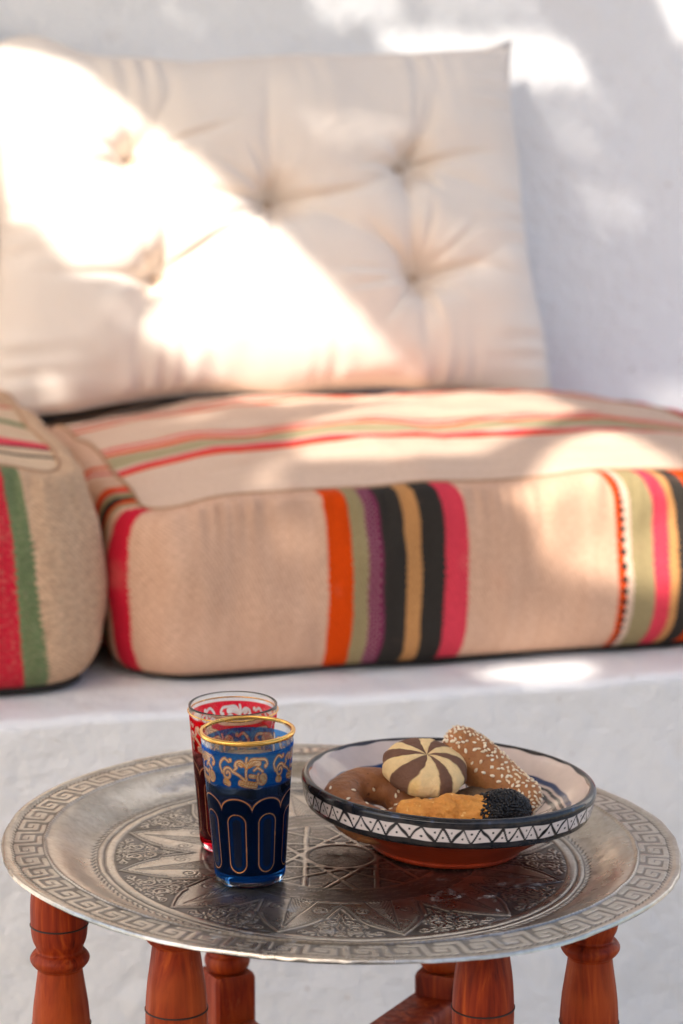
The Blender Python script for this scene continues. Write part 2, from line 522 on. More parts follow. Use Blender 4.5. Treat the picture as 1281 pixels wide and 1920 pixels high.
# pastry ------------------------------------------------
def pastry(name, ramp, bump_s=0.5, bump_d=0.0015, scale=220, speck=None, rough=0.6, attr=None):
    m = Mat(name)
    co = m.coord()
    n = m.noise(co, scale * 0.35, 5, 0.65)
    c = m.ramp(n, ramp)
    if attr:
        c = m.mix(1.0, m.attr(attr), m.mr(n, 0.25, 0.8, 0.85, 1.12), 'MULTIPLY')
    if speck:
        k = m.mr(m.noise(co, scale * 1.2, 2, 0.5), 0.66, 0.72)
        c = m.mix(m.math('MULTIPLY', k, 0.8), c, speck)
    h = m.math('ADD', m.noise(co, scale, 4, 0.6), m.math('MULTIPLY', m.voro(co, scale * 1.5), 0.35))
    m.set(color=c, rough=rough, spec=0.3, sss=0.08, sss_r=(0.004, 0.002, 0.001), sss_s=0.5, normal=m.bump(h, bump_s, bump_d))
    return m.m
M_brown = pastry('brown_biscuit', [(0.3, (0.19, 0.065, 0.022)), (0.7, (0.36, 0.145, 0.055))], 0.6, 0.0016, 230, (0.07, 0.022, 0.01), 0.5)
M_roll = pastry('golden_roll', [(0.3, (0.29, 0.105, 0.032)), (0.7, (0.46, 0.20, 0.07))], 0.55, 0.0014, 240, (0.16, 0.06, 0.02), 0.55)
M_pin = pastry('pinwheel_dough', [(0.3, (0.5, 0.5, 0.5)), (0.7, (0.5, 0.5, 0.5))], 0.6, 0.0012, 380, None, 0.8, 'dough')
M_orange = pastry('orange_biscuit', [(0.28, (0.50, 0.17, 0.025)), (0.7, (0.74, 0.33, 0.07))], 0.8, 0.002, 210, (0.85, 0.52, 0.18), 0.65)
M_dark = pastry('dark_pastry', [(0.3, (0.05, 0.025, 0.012)), (0.7, (0.17, 0.10, 0.05))], 0.8, 0.002, 240, None, 0.6)
m = Mat('sesame_white'); m.set(color=m.mix(m.n('ShaderNodeObjectInfo').outputs['Random'], (0.78, 0.60, 0.38), (0.86, 0.76, 0.58)), rough=0.45, sss=0.1, sss_r=(0.002, 0.0015, 0.001)); M_seed = m.m
m = Mat('sesame_black'); m.set(color=(0.007, 0.006, 0.007), rough=0.35, spec=0.35); M_bseed = m.m

# ================================================================ the setting
TH = R_(15.8)                                   # the bench runs off to the right
BO = Vector((0, 0.607, 0.0))
def B(s, n, z=0.0):
    return Vector((BO.x + s * math.cos(TH) - n * math.sin(TH), BO.y + s * math.sin(TH) + n * math.cos(TH), z))
ZB = 0.40                                       # bench top
NW = 0.735                                      # wall, distance behind the bench edge

V = np.array([(-60, -60, 0), (60, -60, 0), (60, 60, 0), (-60, 60, 0)])
tag(mesh_np('terrace_floor', V, np.array([[0, 1, 2, 3]]), M_floor, smooth=False), kind='structure')

def build_bench():
    ss = np.linspace(-1.7, 2.4, 520)
    rc = 0.010
    prof = [(0.0, z) for z in np.linspace(0.0, ZB - rc, 48)]
    prof += [(rc - rc * math.cos(a), ZB - rc + rc * math.sin(a)) for a in np.linspace(0.15, PI / 2, 9)]
    prof += [(n, ZB) for n in np.linspace(rc + 0.008, NW - 0.004, 70)]
    prof = np.array(prof)
    S, Pn = np.meshgrid(ss, prof[:, 0], indexing='ij')
    Pz = np.repeat(prof[None, :, 1], len(ss), 0)
    P = np.stack([S, Pn, Pz], -1).reshape(-1, 3)
    d = fbm(P, 9, 3, 1) * 0.0035 + fbm(P, 40, 2, 5) * 0.0010
    edge = np.exp(-((np.hypot(P[:, 1], P[:, 2] - ZB)) / 0.03) ** 2)
    top = P[:, 2] > ZB - 0.006
    P[:, 1] += np.where(top, 0, d) + edge * fbm(P, 14, 3, 9) * 0.005
    P[:, 2] += np.where(top, d * 0.6 - 0.002, 0) + edge * fbm(P, 16, 3, 12) * 0.004
    o = mesh_np('masonry_bench', P, grid_faces(len(ss), len(prof)), M_bench)
    o.location = BO; o.rotation_euler = (0, 0, TH)
    tag(o, 'white plastered masonry bench running under the kilim cushions', 'bench')
build_bench()

def build_wall():
    ss = np.linspace(-2.6, 3.4, 240); zs = np.linspace(0.0, 2.5, 120)
    S, Z = np.meshgrid(ss, zs, indexing='ij')
    P = np.stack([S, np.full_like(S, NW), Z], -1).reshape(-1, 3)
    P[:, 1] += fbm(P, 2.5, 3, 3) * 0.006
    n = len(P)
    back = P.copy(); back[:, 1] = NW + 0.25
    F1 = grid_faces(len(ss), len(zs))
    nu, nv = len(ss), len(zs)
    rim = np.concatenate([np.arange(nu) * nv, (nu - 1) * nv + np.arange(1, nv), (np.arange(nu - 2, -1, -1)) * nv + nv - 1, np.arange(nv - 2, 0, -1)])
    r2 = np.roll(rim, -1)
    o = mesh_np('back_wall', np.concatenate([P, back]), [F1, F1[:, ::-1] + n, np.stack([rim, rim + n, r2 + n, r2], -1)], M_wall)
    o.location = BO; o.rotation_euler = (0, 0, TH)
    tag(o, 'white plastered wall behind the cream pillow, dappled with sunlight', 'wall')
build_wall()

# unseen wall added behind the camera to block low sky and darken reflections
V = np.array([(x, y, z) for x in (-4.5, 4.5) for y in (-5.0, -4.6) for z in (0, 2.3)], float)
tag(mesh_np('sky_block_wall', V, np.array([[0, 1, 3, 2], [4, 6, 7, 5], [0, 4, 5, 1], [2, 3, 7, 6], [1, 5, 7, 3], [0, 2, 6, 4]]), M_ochre, smooth=False), kind='structure')

# added shade sheet, out of view: its holes are shaped to place the sun patches
SUN_HOLES = [
 (1, [(-1.022,-0.286), (-0.945,-0.312), (-0.886,-0.422), (-0.829,-0.510), (-0.775,-0.623), (-0.710,-0.747), (-0.745,-0.793), (-0.888,-0.826), (-0.940,-0.782), (-0.977,-0.744), (-1.004,-0.706), (-0.965,-0.665), (-0.960,-0.634), (-0.999,-0.640), (-1.045,-0.637), (-1.052,-0.605), (-1.057,-0.572), (-1.089,-0.549)]),
 (1, [(-1.122,-0.802), (-1.128,-0.814), (-1.135,-0.824), (-1.142,-0.831), (-1.148,-0.832), (-1.152,-0.828), (-1.153,-0.820), (-1.150,-0.808), (-1.144,-0.796), (-1.137,-0.786), (-1.130,-0.779), (-1.124,-0.778), (-1.120,-0.782), (-1.119,-0.790)]),
 (0.19, [(-1.030,-0.680), (-0.993,-0.672), (-1.011,-0.703), (-1.030,-0.701)]),
 (0.0625, [(-1.085,-0.749), (-1.089,-0.758), (-1.095,-0.766), (-1.100,-0.772), (-1.104,-0.773), (-1.107,-0.769), (-1.107,-0.763), (-1.104,-0.754), (-1.100,-0.744), (-1.095,-0.736), (-1.090,-0.731), (-1.085,-0.730), (-1.083,-0.733), (-1.083,-0.740)]),
 (0.125, [(-0.731,-0.361), (-0.610,-0.320), (-0.608,-0.352), (-0.661,-0.388), (-0.729,-0.401)]),
 (0.0625, [(-0.578,-0.493), (-0.586,-0.509), (-0.600,-0.523), (-0.616,-0.533), (-0.632,-0.537), (-0.643,-0.534), (-0.649,-0.525), (-0.647,-0.511), (-0.638,-0.496), (-0.625,-0.481), (-0.609,-0.471), (-0.593,-0.467), (-0.582,-0.470), (-0.576,-0.480)]),
 (0.375, [(-0.656,-0.047), (-0.549,-0.016), (-0.555,-0.065), (-0.652,-0.098)]),
 (0.125, [(-0.526,-0.015), (-0.390,0.024), (-0.384,-0.016), (-0.515,-0.060)]),
 (0.6, [(-0.607,-0.094), (-0.391,-0.032), (-0.366,-0.048), (-0.365,-0.083), (-0.447,-0.111), (-0.513,-0.120), (-0.580,-0.120)]),
 (0.0625, [(-0.442,-0.113), (-0.351,-0.088), (-0.350,-0.127), (-0.422,-0.147)]),
 (0.125, [(-0.438,-0.137), (-0.386,-0.122), (-0.395,-0.177), (-0.440,-0.193)]),
 (0.125, [(-0.441,-0.221), (-0.375,-0.203), (-0.383,-0.256), (-0.446,-0.277)]),
 (0.6, [(-0.240,0.068), (-0.173,0.087), (-0.209,-0.000), (-0.239,0.010)]),
 (0.25, [(-0.477,-0.478), (-0.394,-0.452), (-0.418,-0.511), (-0.471,-0.507)]),
 (0.0625, [(-0.836,-0.111), (-0.801,-0.101), (-0.795,-0.146), (-0.827,-0.161)]),
 (0.8, [(-0.880,-0.981), (-0.829,-0.870), (-0.706,-0.748), (-0.609,-0.717), (-0.574,-0.842), (-0.629,-0.963), (-0.696,-1.093), (-0.779,-1.132), (-0.870,-1.138)]),
 (0.25, [(-1.004,-0.870), (-0.965,-0.850), (-0.951,-0.908), (-0.988,-0.945)]),
 (0.375, [(-0.921,-1.228), (-0.900,-1.125), (-0.884,-1.138), (-0.900,-1.245)]),
 (1, [(-0.686,-1.293), (-0.658,-1.169), (-0.607,-1.027), (-0.556,-0.992), (-0.526,-1.074), (-0.501,-1.169), (-0.519,-1.293)]),
 (1, [(-0.688,-1.210), (-0.677,-1.233), (-0.664,-1.266), (-0.642,-1.290), (-0.618,-1.297), (-0.580,-1.284), (-0.546,-1.258), (-0.509,-1.168)]),
 (0.19, [(-0.887,-1.313), (-0.891,-1.320), (-0.898,-1.326), (-0.906,-1.330), (-0.913,-1.332), (-0.918,-1.330), (-0.920,-1.326), (-0.919,-1.320), (-0.914,-1.313), (-0.908,-1.306), (-0.900,-1.302), (-0.893,-1.300), (-0.888,-1.302), (-0.886,-1.306)]),
 (1, [(-0.798,-1.436), (-0.762,-1.408), (-0.696,-1.396), (-0.685,-1.426), (-0.703,-1.452), (-0.741,-1.463), (-0.780,-1.460)]),
]

def build_shade_sheet():
    c = 0.005
    x0, x1, y0, y1 = -1.7, 0.80, -3.1, 1.10
    nx, ny = int((x1 - x0) / c), int((y1 - y0) / c)
    X, Y = np.meshgrid(x0 + (np.arange(nx) + .5) * c, y0 + (np.arange(ny) + .5) * c, indexing='ij')
    I, J = np.meshgrid(np.arange(nx), np.arange(ny), indexing='ij')
    order = np.array([[0, 8, 2, 10], [12, 4, 14, 6], [3, 11, 1, 9], [15, 7, 13, 5]])[I % 4, J % 4]
    keep = np.ones((nx, ny), bool)
    for w, poly in SUN_HOLES:
        p = np.array(poly)
        ins = np.zeros(X.shape, bool)
        dist = np.full(X.shape, 9.0)
        for a, b in zip(p, np.roll(p, -1, 0)):
            cr = (a[1] > Y) != (b[1] > Y)
            xi = (b[0] - a[0]) * (Y - a[1]) / (b[1] - a[1] + 1e-12) + a[0]
            ins ^= cr & (X < xi)
            ab = b - a
            tt = np.clip(((X - a[0]) * ab[0] + (Y - a[1]) * ab[1]) / (ab @ ab + 1e-12), 0, 1)
            dist = np.minimum(dist, np.hypot(X - a[0] - tt * ab[0], Y - a[1] - tt * ab[1]))
        sun_share = w * sst(-0.010, 0.010, np.where(ins, dist, -dist))       # dithered edge softens and dims each sun patch
        keep &= ~(order + 0.5 < sun_share * 16)
    VX, VY = np.meshgrid(x0 + np.arange(nx + 1) * c, y0 + np.arange(ny + 1) * c, indexing='ij')
    Vv = np.stack([VX, VY, np.full_like(VX, 2.3)], -1).reshape(-1, 3)
    F = grid_faces(nx + 1, ny + 1).reshape(nx, ny, 4)[keep]
    o = mesh_np('shade_sheet', Vv, F, M_shade_sheet, smooth=False)
    tag(o, kind='structure')
    for px, py in ((-1.8, -3.1), (1.6, -3.1), (-1.8, 1.1), (1.6, 1.1)):  # supports for the added shade sheet
        Vp, Fp = tube([(px, py, 0), (px, py, 2.36)], 0.03, 12)
        mesh_np('shade_pole', Vp, Fp, M_wood, o)
    for py in (-3.1, 1.1):
        Vp, Fp = tube([(-1.85, py, 2.34), (1.65, py, 2.34)], 0.03, 12)
        mesh_np('shade_beam', Vp, Fp, M_wood, o)
build_shade_sheet()

# ================================================================ seat cushions
def seat_cushion(name, label, s0, s1, n0, n1, h, bulge, dome, rc, m_band, m_top, seed, lean=0.0, low=0.5, high=0.66, bow=0.013, shear=0.0):
    sc, nc = (s0 + s1) / 2, (n0 + n1) / 2
    W, D = s1 - s0, n1 - n0
    root = thing(name, label, 'cushion', B(sc, nc, ZB), (0, 0, TH), 'kilim seat cushions')
    fl, sl = W / 2 - rc, D - 2 * rc
    arc = PI / 2 * rc
    half = fl + arc + sl + arc + fl
    def pos(d):
        d = abs(d)
        if d < fl: return (d, -D / 2), (0, -1)
        d -= fl
        if d < arc:
            a = d / rc
            return (fl + rc * math.sin(a), -D / 2 + rc - rc * math.cos(a)), (math.sin(a), -math.cos(a))
        d -= arc
        if d < sl: return (W / 2, -D / 2 + rc + d), (1, 0)
        d -= sl
        if d < arc:
            a = d / rc
            return (fl + rc * math.cos(a), D / 2 - rc + rc * math.sin(a)), (math.cos(a), math.sin(a))
        d -= arc
        return (fl - d, D / 2), (0, 1)
    us = np.linspace(-half, half, 560, endpoint=False)
    P = []; N = []
    for u in us:
        p, nn = pos(u)
        sg = -1 if u < 0 else 1
        P.append((p[0] * sg, p[1])); N.append((nn[0] * sg, nn[1]))
    P = np.array(P); N = np.array(N)
    e3 = np.stack([P[:, 0], P[:, 1], np.zeros(len(P))], -1)
    hu = h + fbm(e3, 9, 2, seed) * 0.008                       # the seam wanders
    corner = np.minimum(np.abs(np.abs(us) - (fl + arc / 2)), np.abs(np.abs(us) - (fl + arc * 1.5 + sl)))
    hu -= 0.010 * np.exp(-(corner / 0.04) ** 2)                # pulled down at the corners
    nt = 36
    ph = np.linspace(-PI / 2, PI / 2, nt)
    Vb = np.zeros((len(us), nt, 3)); UV = np.zeros((len(us), nt, 2))
    bl = bulge * (1 + 0.22 * fbm(e3, 5, 2, seed + 4))
    zt = 0.005
    arcv = np.zeros(nt)
    for j, a in enumerate(ph):
        off = bl * max(math.cos(a), 0) ** (low if a < 0 else high)
        zz = zt + (hu - zt) * (0.5 + 0.5 * math.copysign(abs(math.sin(a)) ** 0.9, math.sin(a)))
        Vb[:, j, 0] = P[:, 0] + N[:, 0] * off
        Vb[:, j, 1] = P[:, 1] + N[:, 1] * off
        Vb[:, j, 2] = zz
        arcv[j] = (a + PI / 2) / PI * (h + bulge * 1.2)
        UV[:, j, 0] = us + sc - bow * math.cos(a) * (1.0 + np.clip(us, -0.3, 0.3) / 0.3)
        UV[:, j, 0] -= shear * (1 - arcv[j] / (h + bulge * 1.2)) * h - shear * 0.15 * h
        UV[:, j, 1] = arcv[j]
    Q = Vb.reshape(-1, 3)
    Nf = np.repeat(np.concatenate([N, np.zeros((len(N), 1))], 1)[:, None], nt, 1).reshape(-1, 3)
    midw = np.repeat((np.cos(ph) ** 0.8)[None], len(us), 0).reshape(-1)
    topw = np.repeat(sst(0.55, 0.98, np.linspace(0, 1, nt))[None] * sst(1.0, 0.97, np.linspace(0, 1, nt))[None], len(us), 0).reshape(-1)
    Q = Q + Nf * (midw * (fbm(Q, 9, 3, seed + 2) * 0.016 + fbm(Q * np.array([1, 1, 0.35]), 34, 2, seed + 5) * 0.0035))[:, None]
    uu = np.repeat(us[:, None], nt, 1).reshape(-1)
    Q = Q + Nf * (topw * 0.0026 * np.sin(uu * 330 + 5 * np.sin(uu * 47)))[:, None]
    # the wrap is split at the middle of the back so that the pattern does not smear across the join
    band = mesh_np('side_band', Q, grid_faces(len(us), nt), m_band, root, uv=UV.reshape(-1, 2))
    # top panel
    nr = 46
    rho = np.concatenate([[1.0, 0.992, 0.982], np.linspace(0.965, 0.02, nr - 3)])
    Vt = np.zeros((nr, len(us), 3))
    hm = hu.mean()
    for i, r in enumerate(rho):
        Vt[i, :, 0] = P[:, 0] * r; Vt[i, :, 1] = P[:, 1] * r
        Vt[i, :, 2] = hu * r ** 3 + hm * (1 - r ** 3) + dome * (1 - r ** 3.2) + lean * P[:, 0] * r * (1 - r ** 6)
    Tq = Vt.reshape(-1, 3)
    rr = np.repeat(rho, len(us))
    Tq[:, 2] += (1 - rr ** 6) * (fbm(Tq, 8, 3, seed + 7) * 0.010 + fbm(Tq, 26, 2, seed + 8) * 0.0022)
    ctr = np.array([[0, 0, Tq[-len(us):, 2].mean()]])
    k = len(us); i = np.arange(k); last = (nr - 1) * k
    Vall = np.concatenate([Tq, ctr])
    uvt = np.stack([Vall[:, 1] + nc, Vall[:, 0] + sc], -1)
    uvt[:, 0] += 0.006 * np.sin(Vall[:, 0] * 14 + seed)
    mesh_np('top_panel', Vall, [grid_faces(nr, k, wrap_v=True)[:, ::-1], np.stack([last + i, last + (i + 1) % k, np.full(k, nr * k)], -1)],
            m_top, root, uv=uvt)
    # sewn seam along the upper edge and dark underside with its rolled edge
    sp = np.stack([P[:, 0], P[:, 1], hu + 0.0006], -1)
    sp += np.stack([N[:, 0], N[:, 1], 0 * N[:, 0]], -1) * (0.0008 * np.sin(us * 900))[:, None]
    Vs, Fs = tube(sp, 0.0016, 6, closed=True)
    mesh_np('seam', Vs, Fs, M_cord, root)
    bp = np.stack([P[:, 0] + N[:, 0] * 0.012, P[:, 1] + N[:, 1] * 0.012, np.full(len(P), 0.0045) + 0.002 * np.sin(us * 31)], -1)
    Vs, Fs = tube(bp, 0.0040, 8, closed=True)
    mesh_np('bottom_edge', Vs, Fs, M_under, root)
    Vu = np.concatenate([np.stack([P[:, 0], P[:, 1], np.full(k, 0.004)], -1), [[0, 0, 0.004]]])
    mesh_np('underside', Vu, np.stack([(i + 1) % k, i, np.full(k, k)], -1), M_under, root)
    return root

seat_cushion('seat_cushion', 'wide beige kilim seat cushion with orange, black and pink stripes in front of the pillow',
             -0.152, 0.510, 0.106, 0.66, 0.168, 0.037, 0.026, 0.042, M_band, M_top, 3, low=0.42, high=0.45, bow=0.011)
seat_cushion('seat_cushion', 'beige kilim seat cushion with green and red stripes cut off by the left edge',
             -0.80, -0.228, 0.094, 0.66, 0.206, 0.037, 0.020, 0.036, M_band2, M_top2, 21, low=0.70, high=0.55, bow=0.0, shear=0.10)

# ================================================================ back pillows
def pillow(name, label, s, n, z, W, Hh, T, lean, seed, yaw=0.0, skew=0.0, grp='tufted back pillows'):
    root = thing(name, label, 'pillow', B(s, n, z), (lean, 0, TH + yaw), grp)
    nu, nv = 260, 180
    # grid denser towards the rim
    u1 = np.linspace(-1, 1, nu); v1 = np.linspace(-1, 1, nv)
    u1 = np.sin(u1 * PI / 2) * 0.35 + u1 * 0.65; v1 = np.sin(v1 * PI / 2) * 0.35 + v1 * 0.65
    U, Vv = np.meshgrid(u1, v1, indexing='ij')
    tufts = [(-0.49, 0.36), (0.50, 0.30), (-0.44, -0.30), (0.51, -0.33), (-0.01, 0.10)]
    def shape(side):
        x = W / 2 * U * (1 - 0.035 * (1 - Vv ** 2) * U ** 2) * (1 - 0.012 * (Vv + 0.2)) - skew * Vv
        y = Hh / 2 * Vv * (1 - 0.05 * (1 - U ** 2) * Vv ** 2) + 0.012 * np.exp(-((U + 0.80) / 0.22) ** 2) * (Vv > 0) * Vv ** 2
        P3 = np.stack([x, y, np.zeros_like(x)], -1).reshape(-1, 3)
        x += fbm(P3, 7, 2, seed).reshape(x.shape) * 0.012 * U ** 4
        y += fbm(P3, 8, 2, seed + 3).reshape(x.shape) * 0.014 * Vv ** 4
        base = T * (np.clip(1 - np.abs(U) ** 2.3, 0, 1) * np.clip(1 - np.abs(Vv) ** 2.3, 0, 1)) ** 0.52
        cut = np.ones_like(base); wr = np.zeros_like(base)
        for k, (a, b) in enumerate(tufts):
            dx, dy = x - W / 2 * a, y - Hh / 2 * b
            d = np.hypot(dx, dy)
            an = np.arctan2(dy, dx)
            cut *= 1 - 0.40 * np.exp(-(d / 0.026) ** 1.0)
            wr += (0.0018 * np.cos(an * 6 + k * 1.7 + 1.2 * np.sin(an * 2 + k)) + 0.0008 * np.cos(an * 13 + k)) * np.exp(-(d / 0.055) ** 1.3) * sst(0.0, 0.02, d)
        # creases from tuft to tuft and out to the rim
        links = [(0, 4), (1, 4), (2, 4), (3, 4), (0, 2), (1, 3)]
        rims = [(0, (-0.62, 1)), (0, (-1, 0.42)), (1, (0.60, 1)), (1, (1, 0.36)), (2, (-1, -0.22)), (2, (-0.52, -1)), (3, (1, -0.40)), (3, (0.56, -1)), (0, (-0.30, 1)), (4, (0.05, 1)), (3, (0.95, -0.05)), (1, (0.96, 0.05)), (2, (-0.2, -1))]
        segs = [(tufts[a], tufts[b], 1.0) for a, b in links] + [(tufts[a], q, 0.8) for a, q in rims]
        cr = np.zeros_like(base)
        for i, (p, q, w) in enumerate(segs):
            ax, ay, bx, by = W / 2 * p[0], Hh / 2 * p[1], W / 2 * q[0], Hh / 2 * q[1]
            L2 = (bx - ax) ** 2 + (by - ay) ** 2
            t = ((x - ax) * (bx - ax) + (y - ay) * (by - ay)) / L2
            tc = np.clip(t, 0, 1)
            bow = 0.016 * math.sin(i * 2.3 + seed) * np.sin(tc * PI)
            ln = math.sqrt(L2)
            dd = ((x - ax) * -(by - ay) + (y - ay) * (bx - ax)) / ln - bow
            dd = np.hypot(dd, (t - tc) * ln)
            fade = (1 - tc) ** 0.8 if w < 1 else np.maximum((1 - tc), tc) ** 1.1
            cr += w * fade * (0.009 * np.exp(-(dd / 0.020) ** 2) + 0.006 * np.exp(-(dd / 0.006) ** 2))
        h = base * cut - np.minimum(cr, 0.030) * np.clip(base / T * 1.4, 0, 1) + wr * np.clip(base / T * 1.5, 0, 1)
        rr_ = np.random.default_rng(seed)
        for (ta, tb) in tufts:
            for q in range(9):
                an0 = rr_.uniform(0, 2 * PI) if q > 3 else (0 if q % 2 else PI) + rr_.uniform(-0.35, 0.35)
                ln = rr_.uniform(0.05, 0.13)
                dx, dy = x - W / 2 * ta, y - Hh / 2 * tb
                al = dx * math.cos(an0) + dy * math.sin(an0)
                ac = -dx * math.sin(an0) + dy * math.cos(an0) - 0.012 * math.sin(q * 3.1) * (al / ln) ** 2
                f = sst(0.0, 0.012, al) * (1 - sst(ln * 0.5, ln, al))
                h -= f * (0.0038 * np.exp(-(ac / 0.0042) ** 2) - 0.0016 * np.exp(-((ac - 0.008) / 0.006) ** 2)) * np.clip(base / T * 1.5, 0, 1)
        # small gathers along the sewn edges
        near = np.exp(-(1 - np.abs(Vv)) / 0.16); nearu = np.exp(-(1 - np.abs(U)) / 0.10)
        h += near * np.clip(base / T * 3, 0, 1) * 0.0055 * np.sin(x * 150 + 4 * np.sin(x * 37 + seed)) * (0.5 + 0.5 * np.sin(x * 21 + seed))
        h += nearu * np.clip(base / T * 3, 0, 1) * 0.004 * np.sin(y * 160 + 3 * np.sin(y * 41))
        h += fbm(P3, 13, 3, seed + 9).reshape(x.shape) * 0.007 * np.clip(base / T * 2, 0, 1)
        h = np.maximum(h, 0.0012 + 0 * h)
        return np.stack([x, -side * h, y + Hh / 2], -1)
    front = shape(1).reshape(-1, 3)
    o1 = mesh_np('front_cover', front, grid_faces(nu, nv), M_pillow, root)
    back = shape(-1).reshape(-1, 3)
    mesh_np('back_cover', back, grid_faces(nu, nv)[:, ::-1], M_pillow, root)
    # sewn edge
    G = shape(1)
    ring = np.concatenate([G[:, 0], G[-1, 1:], G[::-1, -1][1:], G[0, ::-1][1:-1]])
    ring[:, 1] = 0
    Vs, Fs = tube(ring, 0.0022, 8, closed=True)
    mesh_np('sewn_edge', Vs, Fs, M_pillow, root)
    for a, b in tufts:
        i = int(np.argmin(abs(u1 - a))); j = int(np.argmin(abs(v1 - b)))
        p = G[i, j]
        Vb, Fb = lathe([(0.0001, 0.0035), (0.003, 0.0033), (0.0058, 0.0018), (0.006, 0.0), (0.004, -0.003)][::-1], 20)
        Vb = np.stack([Vb[:, 0] + p[0], -Vb[:, 2] + p[1] - 0.002, Vb[:, 1] + p[2]], -1)
        mesh_np('tuft_button', Vb, Fb, M_button, root)
    # pointed corners
    for a in (-1, 1):
        for b in (0, 1):
            c = G[-1 if a > 0 else 0, -1 if b else 0]
            zz = 1 if b else -1
            q = np.array([(c[0] - a * 0.045, 0.004, c[2] - zz * 0.004), (c[0] - a * 0.045, -0.004, c[2] - zz * 0.004),
                          (c[0] - a * 0.003, 0.005, c[2] - zz * 0.04), (c[0] - a * 0.003, -0.005, c[2] - zz * 0.04),
                          (c[0] + a * 0.006, 0.0, c[2] + zz * 0.012)])
            mesh_np('corner', q, [np.array([[0, 1, 4], [1, 3, 4], [3, 2, 4], [2, 0, 4]]), np.array([[0, 2, 3, 1]])], M_pillow, root)
    return root

pillow('back_pillow', 'large cream cotton pillow with five tufts leaning against the white wall', 0.094, 0.590, ZB + 0.180, 0.628, 0.395, 0.088, -R_(14), 5, skew=0.006)
pillow('back_pillow', 'cream cotton pillow at the left edge, all but a sliver cut off', -0.508, 0.626, ZB + 0.202, 0.612, 0.39, 0.062, -R_(11), 31)

# ================================================================ folding stand
TX, TY, TZ = 0.0, 0.0, 0.47                      # centre of the tray's rim
stand = thing('folding_stand', 'red brown varnished folding wooden stand with turned legs under the round tray', 'table stand')
SIDE = [(0.0, 0.0), (0.012, 0.0), (0.016, 0.02), (0.0175, 0.05), (0.012, 0.085), (0.0115, 0.10), (0.017, 0.107), (0.017, 0.113), (0.0115, 0.12),
        (0.014, 0.15), (0.0178, 0.19), (0.0165, 0.22), (0.0125, 0.243), (0.0165, 0.25), (0.0165, 0.256), (0.0125, 0.263), (0.0142, 0.285), (0.0165, 0.31), (0.0183, 0.335),
        (0.0186, 0.352), (0.0176, 0.368), (0.0158, 0.381), (0.0144, 0.391), (0.0142, 0.3945), (0.0163, 0.3965), (0.0184, 0.3995), (0.0186, 0.4022), (0.0166, 0.4052),
        (0.0146, 0.4066), (0.0150, 0.409), (0.0168, 0.4135), (0.0178, 0.420), (0.0180, 0.430), (0.0176, 0.440), (0.0170, 0.450), (0.0165, 0.5)]
def turned_leg(x, y, dz, grooves, top):
    prof = [(r, z + dz if z > 0.05 else z) for r, z in SIDE]
    sp = smooth_prof([p for p in prof], 220)
    sp = sp[sp[:, 1] <= top]
    sp[:, 0] = np.maximum(sp[:, 0], 0.0008)
    Vl, Fl = lathe(sp, 48, cap1=True)
    Vl[:, :2] *= (1 + 0.012 * vnoise(Vl, 60, 4))[:, None]
    Vl[:, 0] += x; Vl[:, 1] += y
    o = mesh_np('leg', Vl, Fl, M_wood, stand)
    for gz in grooves:
        gz += dz
        r = np.interp(gz, [p[1] for p in prof], [p[0] for p in prof])
        a = np.linspace(0, 2 * PI, 48, endpoint=False)
        Vg, Fg = tube(np.stack([x + r * 1.004 * np.cos(a), y + r * 1.004 * np.sin(a), np.full(48, gz)], -1), 0.0006, 6, closed=True)
        mesh_np('burnt_line', Vg, Fg, M_groove, o)
    return o
turned_leg(-0.1775, -0.03, 0.0, (0.4235, 0.357), 0.4545)
turned_leg(0.1568, -0.03, 0.0075, (0.351,), 0.4490)
turned_leg(-0.0985, -0.112, 0.047, (0.354,), 0.4490)
turned_leg(0.0845, -0.112, 0.052, (0.350,), 0.4470)

def block_leg(x, y, rot, z0, z1, dz):
    """rear leg: turned, with a square block where the brace is let in"""
    up = [(0.0128, z1 + 0.001), (0.0150, z1 + 0.004), (0.0160, z1 + 0.008), (0.0150, z1 + 0.012), (0.0125, z1 + 0.015), (0.0150, z1 + 0.03), (0.0178, z1 + 0.06), (0.0165, z1 + 0.09), (0.0140, 0.452)]
    Vl, Fl = lathe(smooth_prof(up, 90), 40, cap1=True)
    lo = [(0.012, 0.0), (0.0165, 0.04), (0.012, 0.09), (0.017, 0.11), (0.0125, 0.13), (0.017, 0.18), (0.0125, z0 - 0.012), (0.0150, z0 - 0.002)]
    V2, F2 = lathe(smooth_prof(lo, 90), 40, cap0=True)
    n1 = len(Vl)
    hb, ch = 0.0152, 0.0022
    q = [(-hb + ch, -hb), (hb - ch, -hb), (hb, -hb + ch), (hb, hb - ch), (hb - ch, hb), (-hb + ch, hb), (-hb, hb - ch), (-hb, -hb + ch)]
    lv = [(0.93, z0), (1.0, z0 + 0.003), (1.0, z1 - 0.003), (0.93, z1)]
    V3 = np.array([(px * k, py * k, zz) for k, zz in lv for px, py in q] + [(0, 0, z0), (0, 0, z1)])
    F3 = grid_faces(4, 8, wrap_v=True)
    i = np.arange(8)
    F3c = np.concatenate([np.stack([np.full(8, 32), (i + 1) % 8, i], -1), np.stack([np.full(8, 33), 24 + i, 24 + (i + 1) % 8], -1)])
    c, s = math.cos(rot), math.sin(rot)
    V3 = np.stack([V3[:, 0] * c - V3[:, 1] * s, V3[:, 0] * s + V3[:, 1] * c, V3[:, 2]], -1)
    n2 = n1 + len(V2)
    Vv = np.concatenate([Vl, V2, V3]) + np.array([x, y, 0])
    o1 = mesh_np('leg', Vv, Fl + [f + n1 for f in F2] + [F3 + n2, F3c + n2], M_wood, stand)
    o1.data.polygons.foreach_set('use_smooth', np.ones(len(o1.data.polygons), bool))
    md = o1.modifiers.new('edges', 'EDGE_SPLIT'); md.split_angle = R_(40)
